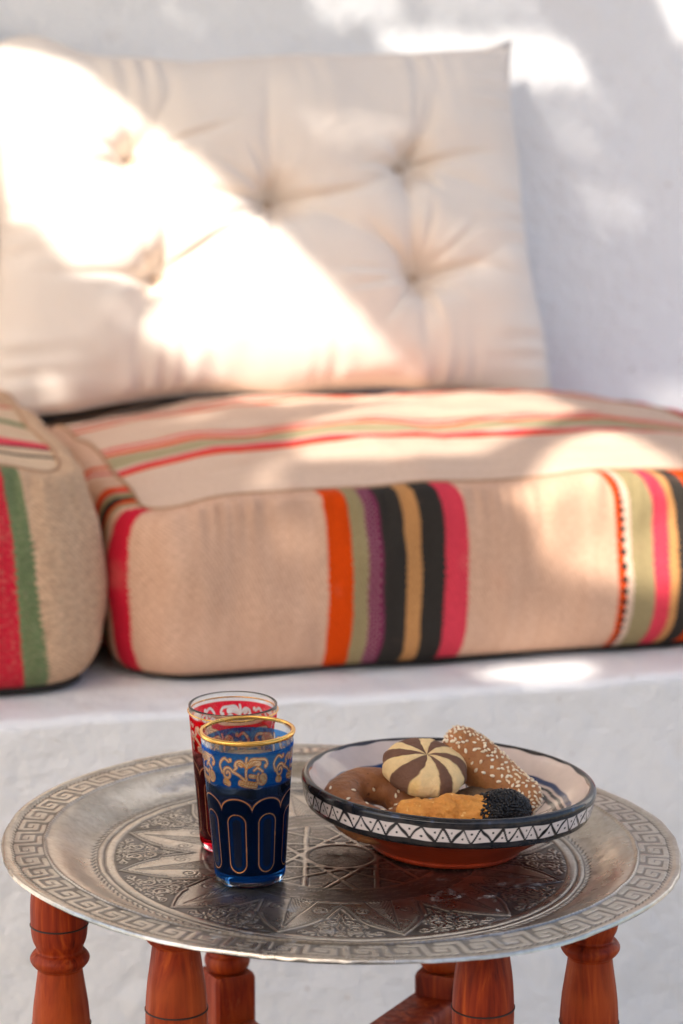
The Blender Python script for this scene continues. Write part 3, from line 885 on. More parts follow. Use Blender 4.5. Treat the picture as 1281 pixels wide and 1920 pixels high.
def bar(p, q, w, hgt, name='brace'):
    """square bar from p to q (its top at the given z), edges eased"""
    p = np.array(p, float); q = np.array(q, float)
    d = q - p; L = np.linalg.norm(d[:2]); t = d / L; nrm = np.array([-t[1], t[0], 0])
    e = 0.002
    sec = [(-w + e, 0), (w - e, 0), (w, -e), (w, -hgt + e), (w - e, -hgt), (-w + e, -hgt), (-w, -hgt + e), (-w, -e)]
    Vv = np.array([pt + nrm * a + np.array([0, 0, b]) for pt in (p, q) for a, b in sec])
    i = np.arange(8)
    F = np.stack([i, (i + 1) % 8, 8 + (i + 1) % 8, 8 + i], -1)[:, ::-1]
    o = mesh_np(name, Vv, [F], M_wood, stand, smooth=False)
    return o
block_leg(-0.0800, 0.13, R_(28), 0.262, 0.330, 0)
block_leg(0.0705, 0.13, R_(-24), 0.270, 0.331, 0)
bar((-0.076, 0.118, 0.2965), (0.010, -0.035, 0.2965), 0.0165, 0.030)
bar((0.068, 0.124, 0.3150), (-0.012, -0.015, 0.3150), 0.0175, 0.017)
bar((-0.172, -0.028, 0.262), (0.148, -0.028, 0.262), 0.013, 0.026)
bar((-0.097, -0.10, 0.232), (0.0, 0.02, 0.232), 0.013, 0.026)
bar((0.083, -0.10, 0.232), (0.0, 0.02, 0.232), 0.013, 0.0255)

# ================================================================ engraved tray
def build_tray():
    NT = 1680
    r = np.concatenate([np.linspace(0.0015, 0.085, 70, endpoint=False), np.linspace(0.085, 0.160, 118, endpoint=False), np.linspace(0.160, 0.1865, 26, endpoint=False),
                        np.linspace(0.1865, 0.2135, 62, endpoint=False), np.linspace(0.2135, 0.2150, 6)])
    th = np.arange(NT) / NT * 2 * PI
    mm = r * 1000
    z0 = np.interp(r, [0, 0.158, 0.161], [-0.0125, -0.0125, -0.0125])
    z0 = -0.0125 + 0.0122 * sst(0.157, 0.188, r) ** 0.9
    z0 += 0.0009 * np.exp(-((r - 0.1878) / 0.0011) ** 2)
    z0 += np.where(r > 0.209, 0.0007 * sst(0.209, 0.212, r), 0) - np.where(r > 0.2138, 0.0022 * ((r - 0.2138) / 0.0012) ** 2, 0)
    z0 += 0.0004 * np.exp(-(r / 0.02) ** 2)
    H = np.zeros((NT, len(r))); TN = np.zeros_like(H)
    # one 30 degree petal sector, mirrored
    k = NT // 12
    ph = (np.arange(k) / k * 30 - 15) * PI / 180
    PHI, RR = np.meshgrid(ph, mm, indexing='ij')
    a = RR * np.cos(PHI); b = np.abs(RR * np.sin(PHI))
    g = PI / 12 - np.abs(PHI)
    gc, gd = RR * np.cos(g), RR * np.sin(g)          # coordinates about the gap between two petals
    wpet = np.interp(a, [88, 95, 105, 113.5, 114.5, 116, 121, 129, 136, 140, 142], [26, 24.5, 23.0, 22.0, 18.6, 18.2, 16.5, 11.5, 5.5, 2.0, 0])
    h = np.zeros_like(a); t = np.zeros_like(a)
    disc = RR < 143
    zone = disc & (RR > 88)
    dl = np.abs(b - wpet) * 0.85
    line = np.exp(-(dl / 0.75) ** 2) * zone
    h += 0.32 * line
    for off in (-1.7, 1.7):
        gr = np.exp(-((dl - 0) * 0 + np.abs(b - wpet - off) * 0.85) ** 2 / 0.5) * zone
        h -= 0.34 * gr; t += 0.95 * gr
    dots = np.exp(-((np.abs(b - (wpet - 3.4))) / 0.6) ** 2) * (np.sin(a * 2 * PI / 2.4) > 0) * zone * (RR > 92)
    h -= 0.3 * dots; t += 0.8 * dots
    # long spike engraved inside each petal
    bs = np.clip((133 - a) * 0.17, 0, None)
    sp = np.exp(-((b - bs) / 0.55) ** 2) * (a < 133) * (a > 84)
    h -= 0.30 * sp; t += 0.85 * sp
    inside = (b < bs - 0.8) & (a > 84) & (a < 128)
    hat = inside * (np.sin((a * 0.8 + b * 1.6) * 2 * PI / 3.4) > 0.2)
    h -= 0.22 * hat; t += 0.6 * hat
    # light chasing on the plain of the petals
    pl = (b < wpet - 4.6) & (b > bs + 1.6) & (a > 90) & zone
    hb = np.abs(np.sin((a - 0.9 * b) * 2 * PI / 4.2)) < 0.30
    cb = np.hypot((a - 101) / 1.0, b - 13.0); vol = ((cb / 5.2 * 1.6 - np.arctan2(b - 13.0, a - 101) / (2 * PI)) % 1.0 < 0.32) & (cb < 5.5)
    h -= 0.16 * (hb & (b > wpet - 7.5) & pl) + 0.24 * (vol & pl); t += 0.35 * (hb & (b > wpet - 7.5) & pl) + 0.7 * (vol & pl)
    # scrolls and leaf fans between the petals, ground cut back and darkened
    fill = (b > wpet + 1.9) & zone
    gdd = gd
    raised = np.zeros_like(a)
    for cc, cd, rad, tw, sg in ((131, 9.0, 5.6, 1.6, 1), (121, 5.0, 4.6, 1.5, -1), (112, 3.6, 3.2, 1.2, 1), (137.5, 22.0, 3.6, 1.2, -1), (103, 2.2, 2.0, 1.0, 1)):
        dx, dy = gc - cc, gdd - cd
        rr2 = np.hypot(dx, dy); an = np.arctan2(dy, dx) * sg
        phs = (rr2 / rad * tw - an / (2 * PI)) % 1.0
        raised = np.maximum(raised, (np.abs(phs - 0.5) < 0.26) * (rr2 < rad))
    for cc, cd, rad in ((138.5, 13.5, 6.0), (125, 12.5, 5.0), (139, 3.2, 4.2)):
        dx, dy = gc - cc, gdd - cd
        rr2 = np.hypot(dx, dy); an = np.arctan2(dy, dx)
        raised = np.maximum(raised, (np.cos(an * 7) > -0.1) * (rr2 < rad) * (rr2 > 0.9))
    stem = np.exp(-((gdd - 1.2 - 0.8 * np.sin(gc * 0.5)) / 0.7) ** 2)
    raised = np.maximum(raised, stem > 0.5)
    h += fill * (raised * 0.42 - 0.34)
    t += fill * (1 - raised) * 0.95
    # rings
    for rr0, w, hh, tt in ((143.8, 0.8, -0.42, 0.9), (147.2, 2.0, 0.30, 0.0), (150.8, 0.9, -0.4, 0.9), (153.2, 1.1, 0.28, 0.0), (155.0, 0.6, -0.3, 0.8)):
        e = np.exp(-((RR - rr0) / w) ** 4)
        h += hh * e; t += tt * e
    # strapwork star in the middle
    ctr = RR < 88
    star = RR < 62
    st = np.zeros_like(a); eg = np.zeros_like(a)
    for j in range(12):
        dd = np.abs(RR * np.cos(PHI - (j * 30 + 15) * PI / 180) - 22.5)
        st = np.maximum(st, np.exp(-(dd / 1.5) ** 4)); eg = np.maximum(eg, np.exp(-((dd - 2.2) / 0.5) ** 2))
    st = st * star; eg = eg * star
    for rr0 in (87.0, 62.5, 24.0):
        st = np.maximum(st, np.exp(-((RR - rr0) / 1.2) ** 4))
    ros = (np.cos(PHI * 12) * np.cos(RR * 2 * PI / 7.5) > 0.1)
    fine = (np.sin(RR * 2 * PI / 3.1 + 3 * np.cos(PHI * 24)) > 0.1)
    h += np.where(ctr, 0.26 * st - 0.34 * eg * (1 - st) - 0.22 * (1 - st) * (1 - ros * fine), 0)
    t += np.where(ctr, (1 - st) * (0.30 + 0.45 * eg + 0.45 * (1 - ros * fine)), 0)
    H += np.tile(h, (12, 1)); TN += np.tile(t, (12, 1))
    # punched border round the disc, rope lines and the key pattern on the rim
    TT, RM = np.meshgrid(th, mm, indexing='ij')
    n1 = 168
    saw = (TT * n1 / (2 * PI)) % 1.0
    zz = np.exp(-(((RM - 157.6) - (saw - 0.5) * 2.6) / 0.8) ** 2) * (np.abs(RM - 157.6) < 2.4)
    H -= 0.5 * zz; TN += 0.95 * zz
    n2 = 336
    bead = (np.cos(TT * n2) > -0.2) * np.exp(-((RM - 187.6) / 0.9) ** 2)
    H += 0.35 * bead; TN += 0.55 * (np.exp(-((RM - 187.6) / 1.6) ** 2) - bead * 0.8).clip(0)
    rope = (np.cos(TT * 280 + RM * 2.2) > 0.15) * np.exp(-((RM - 208.2) / 1.2) ** 4)
    H -= 0.32 * rope; TN += 0.75 * rope
    ku = NT // 56
    x = (np.arange(ku) + 0.5) / ku * 4.0
    XX, KM = np.meshgrid(x, mm, indexing='ij')
    Y = (KM - 191.0) / 14.6 * 3.0
    segs = [[(0.0, 0.0), (0.55, 0.0), (0.55, 3.0), (3.35, 3.0), (3.35, 1.05), (1.75, 1.05), (1.75, 1.9), (2.5, 1.9)], [(0.55, 0.0), (0.0, 0.0)], [(3.35, 0.0), (4.0, 0.0)], [(2.2, 0.0), (3.4, 0.0)]]
    dk = np.minimum(seg_dist(XX, Y, segs), np.minimum(seg_dist(XX - 4, Y, segs), seg_dist(XX + 4, Y, segs)))
    key = 1 - sst(0.27, 0.42, dk)
    band = sst(-0.55, -0.40, Y) * (1 - sst(3.40, 3.55, Y))
    H += np.tile(band * (key * 0.35 - 0.40), (56, 1))
    TN += np.tile(band * (1 - key) * 0.72, (56, 1))
    Z = z0[None] + H * 0.00082
    Z += 0.0008 * np.sin(TT * 3 + 1) * sst(0.18, 0.215, r)[None] + 0.0006 * np.sin(TT * 7) * sst(0.19, 0.215, r)[None]
    Rj = r[None] + 0.0007 * (np.sin(TT * 5 + 2) + 0.6 * np.sin(TT * 11)) * sst(0.2, 0.215, r)[None] / 1.5
    Vt = np.stack([Rj * np.cos(TT), Rj * np.sin(TT), Z], -1).reshape(-1, 3)
    Vt[:, 0] += fbm(Vt, 75, 2, 11) * 0.0007; Vt[:, 1] += fbm(Vt, 75, 2, 17) * 0.0007      # the hand of the engraver
    Vt[:, 2] += fbm(Vt, 22, 3, 23) * 0.00022
    nr = len(r)
    F = grid_faces(NT, nr, wrap_u=True)
    # underside
    ru = np.array([0.2149, 0.212, 0.200, 0.187, 0.178, 0.168, 0.158, 0.10, 0.002])
    zu = np.array([-0.0017, -0.0022, -0.0024, -0.0028, -0.0060, -0.0112, -0.0146, -0.0146, -0.0146])
    nb = 168
    tb = np.arange(nb) / nb * 2 * PI
    Vb = np.stack([ru[None] * np.cos(tb)[:, None], ru[None] * np.sin(tb)[:, None], np.repeat(zu[None], nb, 0)], -1).reshape(-1, 3)
    Fb = grid_faces(nb, len(ru), wrap_u=True) + len(Vt)
    ox = np.concatenate([(sst(0.02, -0.10, Vt[:, 1]) * 0.9 + 0.1) * (Vt[:, 0] > -0.09), np.zeros(len(Vb))])
    tar = np.concatenate([np.clip(TN, 0, 1).reshape(-1), np.full(len(Vb), 0.3)])
    o = mesh_np('round_tray', np.concatenate([Vt, Vb]), [F, Fb], M_tray, flt={'tarnish': tar, 'oxide': ox})
    tag(o, 'round engraved silver metal tray with a key pattern rim on the wooden stand', 'tray')
    o.location = (TX, TY, TZ)
    o.rotation_euler = TRAY_ROT
    return o
TRAY_ROT = Euler((0.0, R_(1.45), 0.0))
TRAY_M = Matrix.Translation((TX, TY, TZ)) @ TRAY_ROT.to_matrix().to_4x4()
build_tray()
ZF = -0.0123                                     # tray floor in the tray's own frame

# ================================================================ tea glasses
def spiral(cx, cy, r0, r1, turns, a0, n=26):
    t = np.linspace(0, 1, n)
    a = a0 + turns * 2 * PI * t
    rr = r0 + (r1 - r0) * t
    return np.stack([cx + rr * np.cos(a), cy + rr * np.sin(a)], -1)
def arcl(pts, n=16): return smooth_prof(pts, n)

FAT = [(0.95, [spiral(8.5, 75.5, 4.6, 1.0, 1.35, 0.4), spiral(37.0, 72.5, 4.6, 1.0, 1.4, 2.4), arcl([(12.9, 77.2), (18, 75), (24, 71), (31, 69.5), (33.6, 70)]),
               arcl([(3.6, 76), (2, 81), (6, 85.2), (10, 83.5)]), arcl([(24, 72), (23.6, 77), (24.5, 80)]),
               arcl([(24.5, 80), (20, 84), (16, 83), (15.5, 80.5)]), arcl([(24.5, 80), (28, 85), (34, 85), (39, 84.5), (41, 81.5), (39.3, 79.6)]),
               arcl([(24.5, 80), (24, 84), (24.6, 86)]), arcl([(37, 77), (33, 79.5), (30, 78)]), arcl([(14, 78), (16.5, 80), (15, 81)])]),
       (2.0, [arcl([(19, 70), (25, 68.8), (31, 68.2)]), arcl([(6, 70.2), (9, 69.4)]), arcl([(26, 81.5), (30, 82.8), (34, 82.3)]), arcl([(38, 70.5), (36.5, 73.5)])]),
       (1.4, [arcl([(20.2, 81.3), (18.6, 82.2)]), [(39.4, 80.3), (39.5, 80.2)], [(11.3, 84.4), (11.4, 84.4)], arcl([(27, 74.5), (30.5, 74)])])]
VEIN = [arcl([(18, 70), (25, 68.8), (33, 67.6)])] + [arcl([(19 + i * 2.2, 68.0), (20.3 + i * 2.2, 71.3)], 4) for i in range(6)] + \
       [arcl([(24.5, 79), (26 + i * 1.5, 82.0), (27.4 + i * 2.0, 84.2 - i * 0.4)], 6) for i in range(4)] + [arcl([(24.3, 79), (22 - i * 1.6, 82.0), (20.6 - i * 1.7, 82.4 - i * 0.4)], 6) for i in range(3)] + \
       [arcl([(6 + i * 1.1, 68.4), (7.5 + i * .5, 72)], 4) for i in range(4)]

def tea_glass(name, label, x, y, rot, tint, body, line, rim_mat, lift_rim, Rb, Rt, Ht, lvl, foam_h, gold_amt, cov):
    """straight tapered tea glass: wall and thick base, enamel bands, gilt rim, coffee and its foam"""
    loc = TRAY_M @ Vector((x, y, ZF))
    root = thing(name, label, 'glass', loc, (0, TRAY_ROT.y * 0.8, rot), 'tea glasses of coffee on the tray')
    ro = lambda z: Rb + (Rt - Rb) * np.clip(np.asarray(z) / Ht, 0, 1) ** 1.05
    wall = 0.0015
    zs = np.linspace(0.003, Ht - 0.0012, 40)
    outer = [(0.0001, 0.0014), (Rb * 0.6, 0.0012), (Rb - 0.0028, 0.0), (Rb - 0.0010, 0.0006)] + [(float(ro(z)), z) for z in zs]
    top = [(Rt - 0.0001, Ht - 0.0005), (Rt - 0.0007, Ht), (Rt - 0.0014, Ht - 0.0005)]
    inner = [(float(ro(z)) - wall, z) for z in np.linspace(Ht - 0.0012, 0.0085, 36)] + [(Rb - wall - 0.0016, 0.0068), (Rb * 0.5, 0.0062), (0.0001, 0.0060)]
    Vg, Fg = lathe(outer + top + inner, 120)
    mesh_np('glass_body', Vg, Fg, M_glass, root)
    # coffee and foam fill the inside
    zl = np.linspace(0.009, lvl, 24)
    cof = [(0.0001, 0.0062), (Rb - wall - 0.0014, 0.0070)] + [(float(ro(z)) - wall + 0.00015, z) for z in zl] + [(0.0001, lvl)]
    Vc, Fc = lathe(cof, 96)
    mesh_np('coffee', Vc, Fc, M_coffee, root)
    a = np.linspace(0, 2 * PI, 96, endpoint=False)
    rows = [[(float(ro(z)) - wall + 0.00016), z] for z in np.linspace(lvl - 0.001, lvl + foam_h, 7)]
    Vf, Ff = lathe(rows + [(float(ro(lvl + foam_h)) * 0.6, lvl + foam_h + 0.0004), (0.0001, lvl + foam_h + 0.0003)], 96)
    low = Vf[:, 2] < lvl
    ang = np.arctan2(Vf[:, 1], Vf[:, 0])
    Vf[:, 2] += np.where(low, 0.0012 * np.sin(ang * 5) + 0.0009 * np.sin(ang * 11 + 1) - 0.0008, 0)
    mesh_np('foam', Vf, Ff, M_foam, root)
    # enamel decoration
    NA, NZ = 560, 250
    z = np.linspace(0.0035, Ht - 0.0052, NZ)
    an = np.arange(NA) / NA * 2 * PI
    A, Z = np.meshgrid(an, z, indexing='ij')
    sc = Ht * 1000 / 95.5
    k4 = NA // 5
    Xt, Yt = np.meshgrid(np.arange(k4) / k4 * 45.0, z * 1000 / sc, indexing='ij')
    win = np.zeros_like(Xt); gl = np.zeros_like(Xt)
    aa = lambda d, w: 1 - sst(w - 0.18, w + 0.22, d)
    for R0, strokes in FAT:
        d = np.minimum(seg_dist(Xt, Yt, strokes), np.minimum(seg_dist(Xt - 45, Yt, strokes), seg_dist(Xt + 45, Yt, strokes)))
        win = np.maximum(win, aa(d, R0)); gl = np.maximum(gl, aa(np.abs(d - R0 + 0.15), 0.30))
    # outlines only on the outside of the joined motif
    solid = np.zeros_like(Xt)
    for R0, strokes in FAT:
        d = seg_dist(Xt, Yt, strokes); solid = np.maximum(solid, aa(d, R0 - 0.75))
    gl = gl * (1 - 0.75 * solid)
    gl = np.maximum(gl, aa(seg_dist(Xt, Yt, VEIN), 0.26))
    k8 = NA // 8
    X8, Y8 = np.meshgrid((np.arange(k8) / k8 - 0.5) * 20.0, z * 1000 / sc, indexing='ij')
    tt = np.clip(np.abs(X8) / 10.0, 0, 1)
    ysc = 50.6 + 8.6 * np.sqrt(np.clip(1 - tt ** 2.0 * 0.97, 0, 1))
    slope = np.sqrt(1 + (8.6 * 1.2 * tt / np.sqrt(np.clip(1 - tt ** 2 * 0.97, 0.15, 1)) / 10) ** 2)
    dsc = (Y8 - ysc) / slope
    below = 1 - sst(-0.2, 0.2, dsc)
    dcap = np.hypot(X8, np.clip(np.abs(Y8 - 30.2) - 13.0, 0, None)) 
    slot = aa(dcap, 2.7)
    dark8 = np.maximum(slot * 0.95, np.maximum(aa(np.abs(dcap - 4.7), 0.45), np.maximum(aa(np.abs(dcap - 7.1), 0.35), aa(np.abs(dsc - 1.35), 0.55))))  # clear slots get a dark coat to hide their reflections
    gold8 = np.maximum(aa(np.abs(dcap - 5.9), 0.42), aa(np.abs(dsc), 0.50))
    blue8 = below * (1 - slot)
    til = lambda q, n: np.tile(q, (n, 1))
    Ymm = np.repeat(z[None] * 1000 / sc, NA, 0)
    up = sst(65.0, 67.5, Ymm) * (1 - sst(88.6, 89.2, Ymm))
    uwin = til(win, 5) * (Ymm > 62); ugl = til(gl, 5) * (Ymm > 62)
    blue = np.maximum(til(blue8, 8) * (Ymm < 62), up * (1 - uwin))
    neck = (1 - up) * (Ymm > 50) * (Ymm < 67) * (1 - til(below, 8)) * (1 - uwin)
    cream = uwin * np.maximum(up, Ymm > 64)
    goldm = np.maximum(ugl, til(gold8, 8) * (Ymm < 62))
    darkm = til(dark8, 8) * (Ymm < 62) * (1 - goldm)
    foot = 1 - sst(4.2, 5.2, Ymm)
    blue *= 1 - foot
    one = np.ones((NA, NZ, 1))
    paint = body * one
    paint = paint * (1 - cream[..., None]) + np.array((0.72, 0.52, 0.30)) * cream[..., None]
    ring8 = til(np.exp(-((dcap - 3.8) / 0.7) ** 2), 8)[..., None] * (Ymm < 62)[..., None]
    paint = paint * (1 - darkm[..., None]) + np.array((0.006, 0.006, 0.010)) * darkm[..., None]
    paint = paint * (1 - goldm[..., None]) + np.array(line) * goldm[..., None]
    tn = np.array(tint) * blue[..., None] + one * (1 - blue[..., None])
    tn = tn * (1 - neck[..., None]) + (np.array(tint) * 0.5 + 0.5) * neck[..., None]
    cover = np.clip(blue * np.where(Ymm > 62, cov, cov * (0.12 + 0.4 * (Ymm < 11))) + cream * 0.30, 0, 0.6)
    cover = np.maximum(cover, til(np.exp(-((dcap - 3.8) / 0.7) ** 2), 8) * (Ymm < 62) * cov * 0.6)
    lower = blue * (Ymm < 62) * (Ymm > 9)
    deep = np.array(body) * 0.06  # near-black coat added over the lower glass to mute reflections
    paint = paint * (1 - (lower * (1 - goldm))[..., None]) + deep * (lower * (1 - goldm))[..., None]
    ringm = ring8[..., 0] * (1 - goldm) * lower
    paint = paint * (1 - ringm[..., None]) + np.array(body) * 0.28 * ringm[..., None]
    cover = np.maximum(cover, lower * 0.6)
    cover = np.maximum(cover, darkm * 0.85)
    cover = np.maximum(cover, goldm * gold_amt)
    worn = fbm(np.stack([A * 0.03, Z, A * 0], -1).reshape(-1, 3), 160, 3, 2).reshape(A.shape)
    goldm = goldm * (worn < 0.38)
    rr = ro(z)[None] + 0.00014
    Ve = np.stack([rr * np.cos(A), rr * np.sin(A), Z], -1).reshape(-1, 3)
    mesh_np('enamel', Ve, grid_faces(NA, NZ, wrap_u=True), M_enamel, root,
            col={'paint': paint.reshape(-1, 3), 'tint': tn.reshape(-1, 3)}, flt={'cover': cover.reshape(-1), 'gold': (goldm * 0.9).reshape(-1)})
    if rim_mat is not None:
        pr = [(Rt - 0.0018, Ht - 0.0012), (Rt - 0.0017, Ht + 0.0003), (Rt - 0.0008, Ht + 0.0008), (Rt + 0.0005, Ht + 0.0003), (Rt + 0.0008, Ht - 0.0008), (Rt + 0.0005, Ht - 0.0017), (Rt + 0.0002, Ht - 0.0020)]
        Vr, Fr = lathe(smooth_prof(pr, 24)[::-1], 120)
        mesh_np('gilt_rim', Vr, [f for f in Fr], rim_mat, root)
    else:
        a2 = np.linspace(0, 2 * PI, 120, endpoint=False)
        Vr, Fr = tube(np.stack([(Rt + 0.0003) * np.cos(a2), (Rt + 0.0003) * np.sin(a2), np.full(120, Ht - 0.0042)], -1), 0.0005, 6, closed=True)
        mesh_np('gilt_line', Vr, Fr, M_gilt, root)
    return root

tea_glass('tea_glass', 'blue enamelled tea glass with gold scrolls and gold rim holding black coffee', -0.0562, -0.0462, R_(-128),
          (0.10, 0.42, 0.92), (0.004, 0.105, 0.48), (0.55, 0.24, 0.06), M_gilt, 0, 0.0214, 0.0288, 0.0955, 0.0690, 0.0062, 0.9, 0.34)
tea_glass('tea_glass', 'red enamelled tea glass of coffee with a clear rim behind the blue glass', -0.0686, 0.0175, R_(-100),
          (0.88, 0.02, 0.05), (0.55, 0.008, 0.02), (0.55, 0.22, 0.10), None, 0, 0.0220, 0.0284, 0.0950, 0.0725, 0.0040, 0.5, 0.06)

# ================================================================ painted bowl
def build_bowl():
    loc = TRAY_M @ Vector((0.0675, 0.025, ZF))
    root = thing('serving_bowl', 'terracotta bowl with black and white zigzag painted rim holding biscuits', 'bowl', loc, (R_(-0.6), R_(2.6), 0))
    body = smooth_prof([(0.0001, 0.001), (0.040, 0.001), (0.0465, 0.0), (0.0495, 0.0022), (0.0505, 0.0045), (0.0560, 0.0085), (0.068, 0.0165), (0.0790, 0.0235), (0.0862, 0.0275)], 70)
    body[:, 1] = np.maximum(body[:, 1], 0)
    Vb, Fb = lathe(body, 140)
    Vb[:, 2] = np.maximum(Vb[:, 2], 0.0)
    mesh_np('terracotta_body', Vb, Fb, M_terra, root)
    pr = smooth_prof([(0.0850, 0.0272), (0.0885, 0.0268), (0.0915, 0.0285), (0.0928, 0.0312), (0.0934, 0.0335), (0.0941, 0.0372), (0.0947, 0.0405), (0.0951, 0.0425), (0.0949, 0.0450), (0.0934, 0.0468),
                      (0.0914, 0.0470), (0.0896, 0.0456), (0.0872, 0.0425), (0.0820, 0.0370), (0.0740, 0.0305), (0.0640, 0.0230), (0.0520, 0.0165), (0.0360, 0.0125), (0.0180, 0.0112), (0.0005, 0.0110)], 320)
    NA = 940
    Vg, Fg = lathe(pr, NA)
    m_ = len(pr)
    A = np.repeat(np.arange(NA) / NA * 2 * PI, m_)
    r = np.tile(pr[:, 0], NA); z = np.tile(pr[:, 1], NA)
    idx = np.tile(np.arange(m_), NA)
    ktop = int(np.argmax(pr[:, 1]))
    out = idx <= ktop
    wob = 0.00035 * np.sin(A * 9) + 0.0003 * np.sin(A * 23 + 1)
    white = np.array((0.72, 0.635, 0.60)); cream = np.array((0.62, 0.495, 0.42)); black = np.array((0.010, 0.012, 0.016)); navy = np.array((0.012, 0.03, 0.10))
    col = np.repeat(cream[None], len(A), 0)
    def put(mask, c, k=1.0):
        w = (np.clip(mask, 0, 1) * k)[:, None]
        col[:] = col * (1 - w) + c * w
    put(out.astype(float), black)
    zb = (z - 0.0325 - wob * 0.9) / 0.0085                                  # 0..1 across the white band
    put(out * sst(-0.06, 0.0, zb) * (1 - sst(1.0, 1.06, zb)), white)
    n = 47
    jit = 0.16 * np.sin(A * 5) + 0.09 * np.sin(A * 13 + 2) + 0.05 * np.sin(A * 31 + 1) + 0.03 * np.sin(A * 71)
    q = (A / (2 * PI) * n + jit) % 1.0
    tri = 1 - np.abs(q - 0.5) * 2
    zig = np.abs(tri - (0.08 + zb * 0.86)) / math.hypot(2.0, 0.86 * 0.0127 / 0.0085)
    lw = 0.012 * np.sin(A * 17 + 1) + 0.010 * np.sin(A * 41)
    put(out * (1 - sst(0.042, 0.078, zig + lw)) * (zb > -0.05) * (zb < 1.05), black)
    for qc, zc in ((0.5, 0.30), (0.0, 0.70)):
        dq = np.minimum(np.abs(q - qc), 1 - np.abs(q - qc))
        d = np.hypot(dq * 12.7, (zb - zc) * 8.5)
        put(out * (1 - sst(0.55, 0.95, d)), black)
    inn = (~out).astype(float)
    put(inn * sst(0.0895, 0.0902, r + wob), black)
    for r0, w0, c in ((0.0775, 0.0013, navy), (0.0738, 0.0007, black), (0.0700, 0.0010, black), (0.0540, 0.0009, black)):
        put(inn * (1 - sst(w0 * 0.8, w0 * 1.5, np.abs(r - r0 + wob))), c)
    zi = (r - 0.0555) / 0.0135
    q2 = (A / (2 * PI) * 30) % 1.0
    tri2 = 1 - np.abs(q2 - 0.5) * 2
    put(inn * (zi > 0) * (zi < 1) * (1 - sst(0.05, 0.09, np.abs(tri2 - zi))), black)
    d2 = np.hypot((q2 - 0.5) * 12, (zi - 0.3) * 13)
    put(inn * (1 - sst(0.8, 1.3, d2)), black)
    # worn glaze along the lip lets the navy and clay through
    P = Vg.copy()
    wn = fbm(P, 130, 3, 6)
    put(((z > 0.0445) & out) * sst(0.30, 0.5, wn), np.array((0.03, 0.055, 0.11)), 0.8)
    o = mesh_np('painted_glaze', Vg, Fg, M_glaze, root, col={'paint': col})
    return root
build_bowl()

# ================================================================ biscuits
def seed_mesh(name, mat):
    n, k = 6, 4
    t = np.linspace(0, 1, k + 1)
    prof = [(0.02, -0.5), (0.24, -0.30), (0.28, 0.0), (0.17, 0.32), (0.02, 0.5)]
    Vs, Fs = lathe(prof, n)
    Vs = np.stack([Vs[:, 2] * 0.0034, Vs[:, 0] * 0.0034 * 1.05, Vs[:, 1] * 0.0034 * 0.62], -1)
    o = mesh_np(name, Vs, Fs, mat)
    me = o.data
    bpy.data.objects.remove(o)
    return me
SEED = seed_mesh('sesame_seed', M_seed)

def scatter_seeds(root, pts, nrm, scale=1.0):
    for p, nn in zip(pts, nrm):
        nn = Vector(nn).normalized()
        t = Vector((random.gauss(0, 1), random.gauss(0, 1), random.gauss(0, 1)))
        t = (t - nn * t.dot(nn)).normalized()
        t = (t + nn * random.uniform(-0.25, 0.25)).normalized()
        bq = nn.cross(t).normalized()
        nn2 = t.cross(bq)
        k = scale * random.uniform(0.82, 1.12)
        Mx = Matrix((t * k, bq * k, nn2 * k)).transposed().to_4x4()
        Mx.translation = Vector(p) + nn * 0.0003
        o = bpy.data.objects.new('sesame_seed', SEED)
        link(o, root)
        o.matrix_local = Mx

def pick(V, N, count, mind, accept):
    idx = list(range(len(V))); random.shuffle(idx)
    out = []
    for i in idx:
        if len(out) >= count: break
        if not accept(V[i], N[i]): continue
        if all((V[i] - V[j]) @ (V[i] - V[j]) > mind * mind for j in out): out.append(i)
    return V[out], N[out]

def mesh_normals(o):
    n = np.zeros(len(o.data.vertices) * 3, np.float32); o.data.vertices.foreach_get('normal', n)
    v = np.zeros(len(o.data.vertices) * 3, np.float32); o.data.vertices.foreach_get('co', v)
    return v.reshape(-1, 3), n.reshape(-1, 3)

def ring_biscuit():
    root = thing('ring_biscuit', 'smooth brown ring biscuit with a few sesame seeds at the left of the bowl', 'biscuit', (0.0225, 0.002, 0.4905), (R_(20), R_(6), 0.3))
    nu, nv = 110, 56
    A, Bq = np.meshgrid(np.arange(nu) / nu * 2 * PI, np.arange(nv) / nv * 2 * PI, indexing='ij')
    Rm, rm = 0.0222, 0.0128
    rr = rm * (1 + 0.05 * np.sin(A * 2 + 1) + 0.03 * np.sin(A * 5))
    Vr = np.stack([(Rm + rr * np.cos(Bq)) * np.cos(A), (Rm + rr * np.cos(Bq)) * np.sin(A), rr * np.sin(Bq) * 0.88], -1).reshape(-1, 3)
    Nn = np.stack([np.cos(Bq) * np.cos(A), np.cos(Bq) * np.sin(A), np.sin(Bq)], -1).reshape(-1, 3)
    Vr += Nn * (fbm(Vr, 70, 4, 2) * 0.0013)[:, None]
    mesh_np('baked_ring', Vr, grid_faces(nu, nv, True, True), M_brown, root)
    p, n_ = pick(Vr, Nn, 16, 0.0032, lambda v, n: n[2] > 0.25 and v[0] > -0.004 and v[1] < 0.004)
    scatter_seeds(root, p, n_)
    p, n_ = pick(Vr, Nn, 9, 0.009, lambda v, n: n[2] > 0.3 and v[0] < 0.002)
    scatter_seeds(root, p, n_)
ring_biscuit()

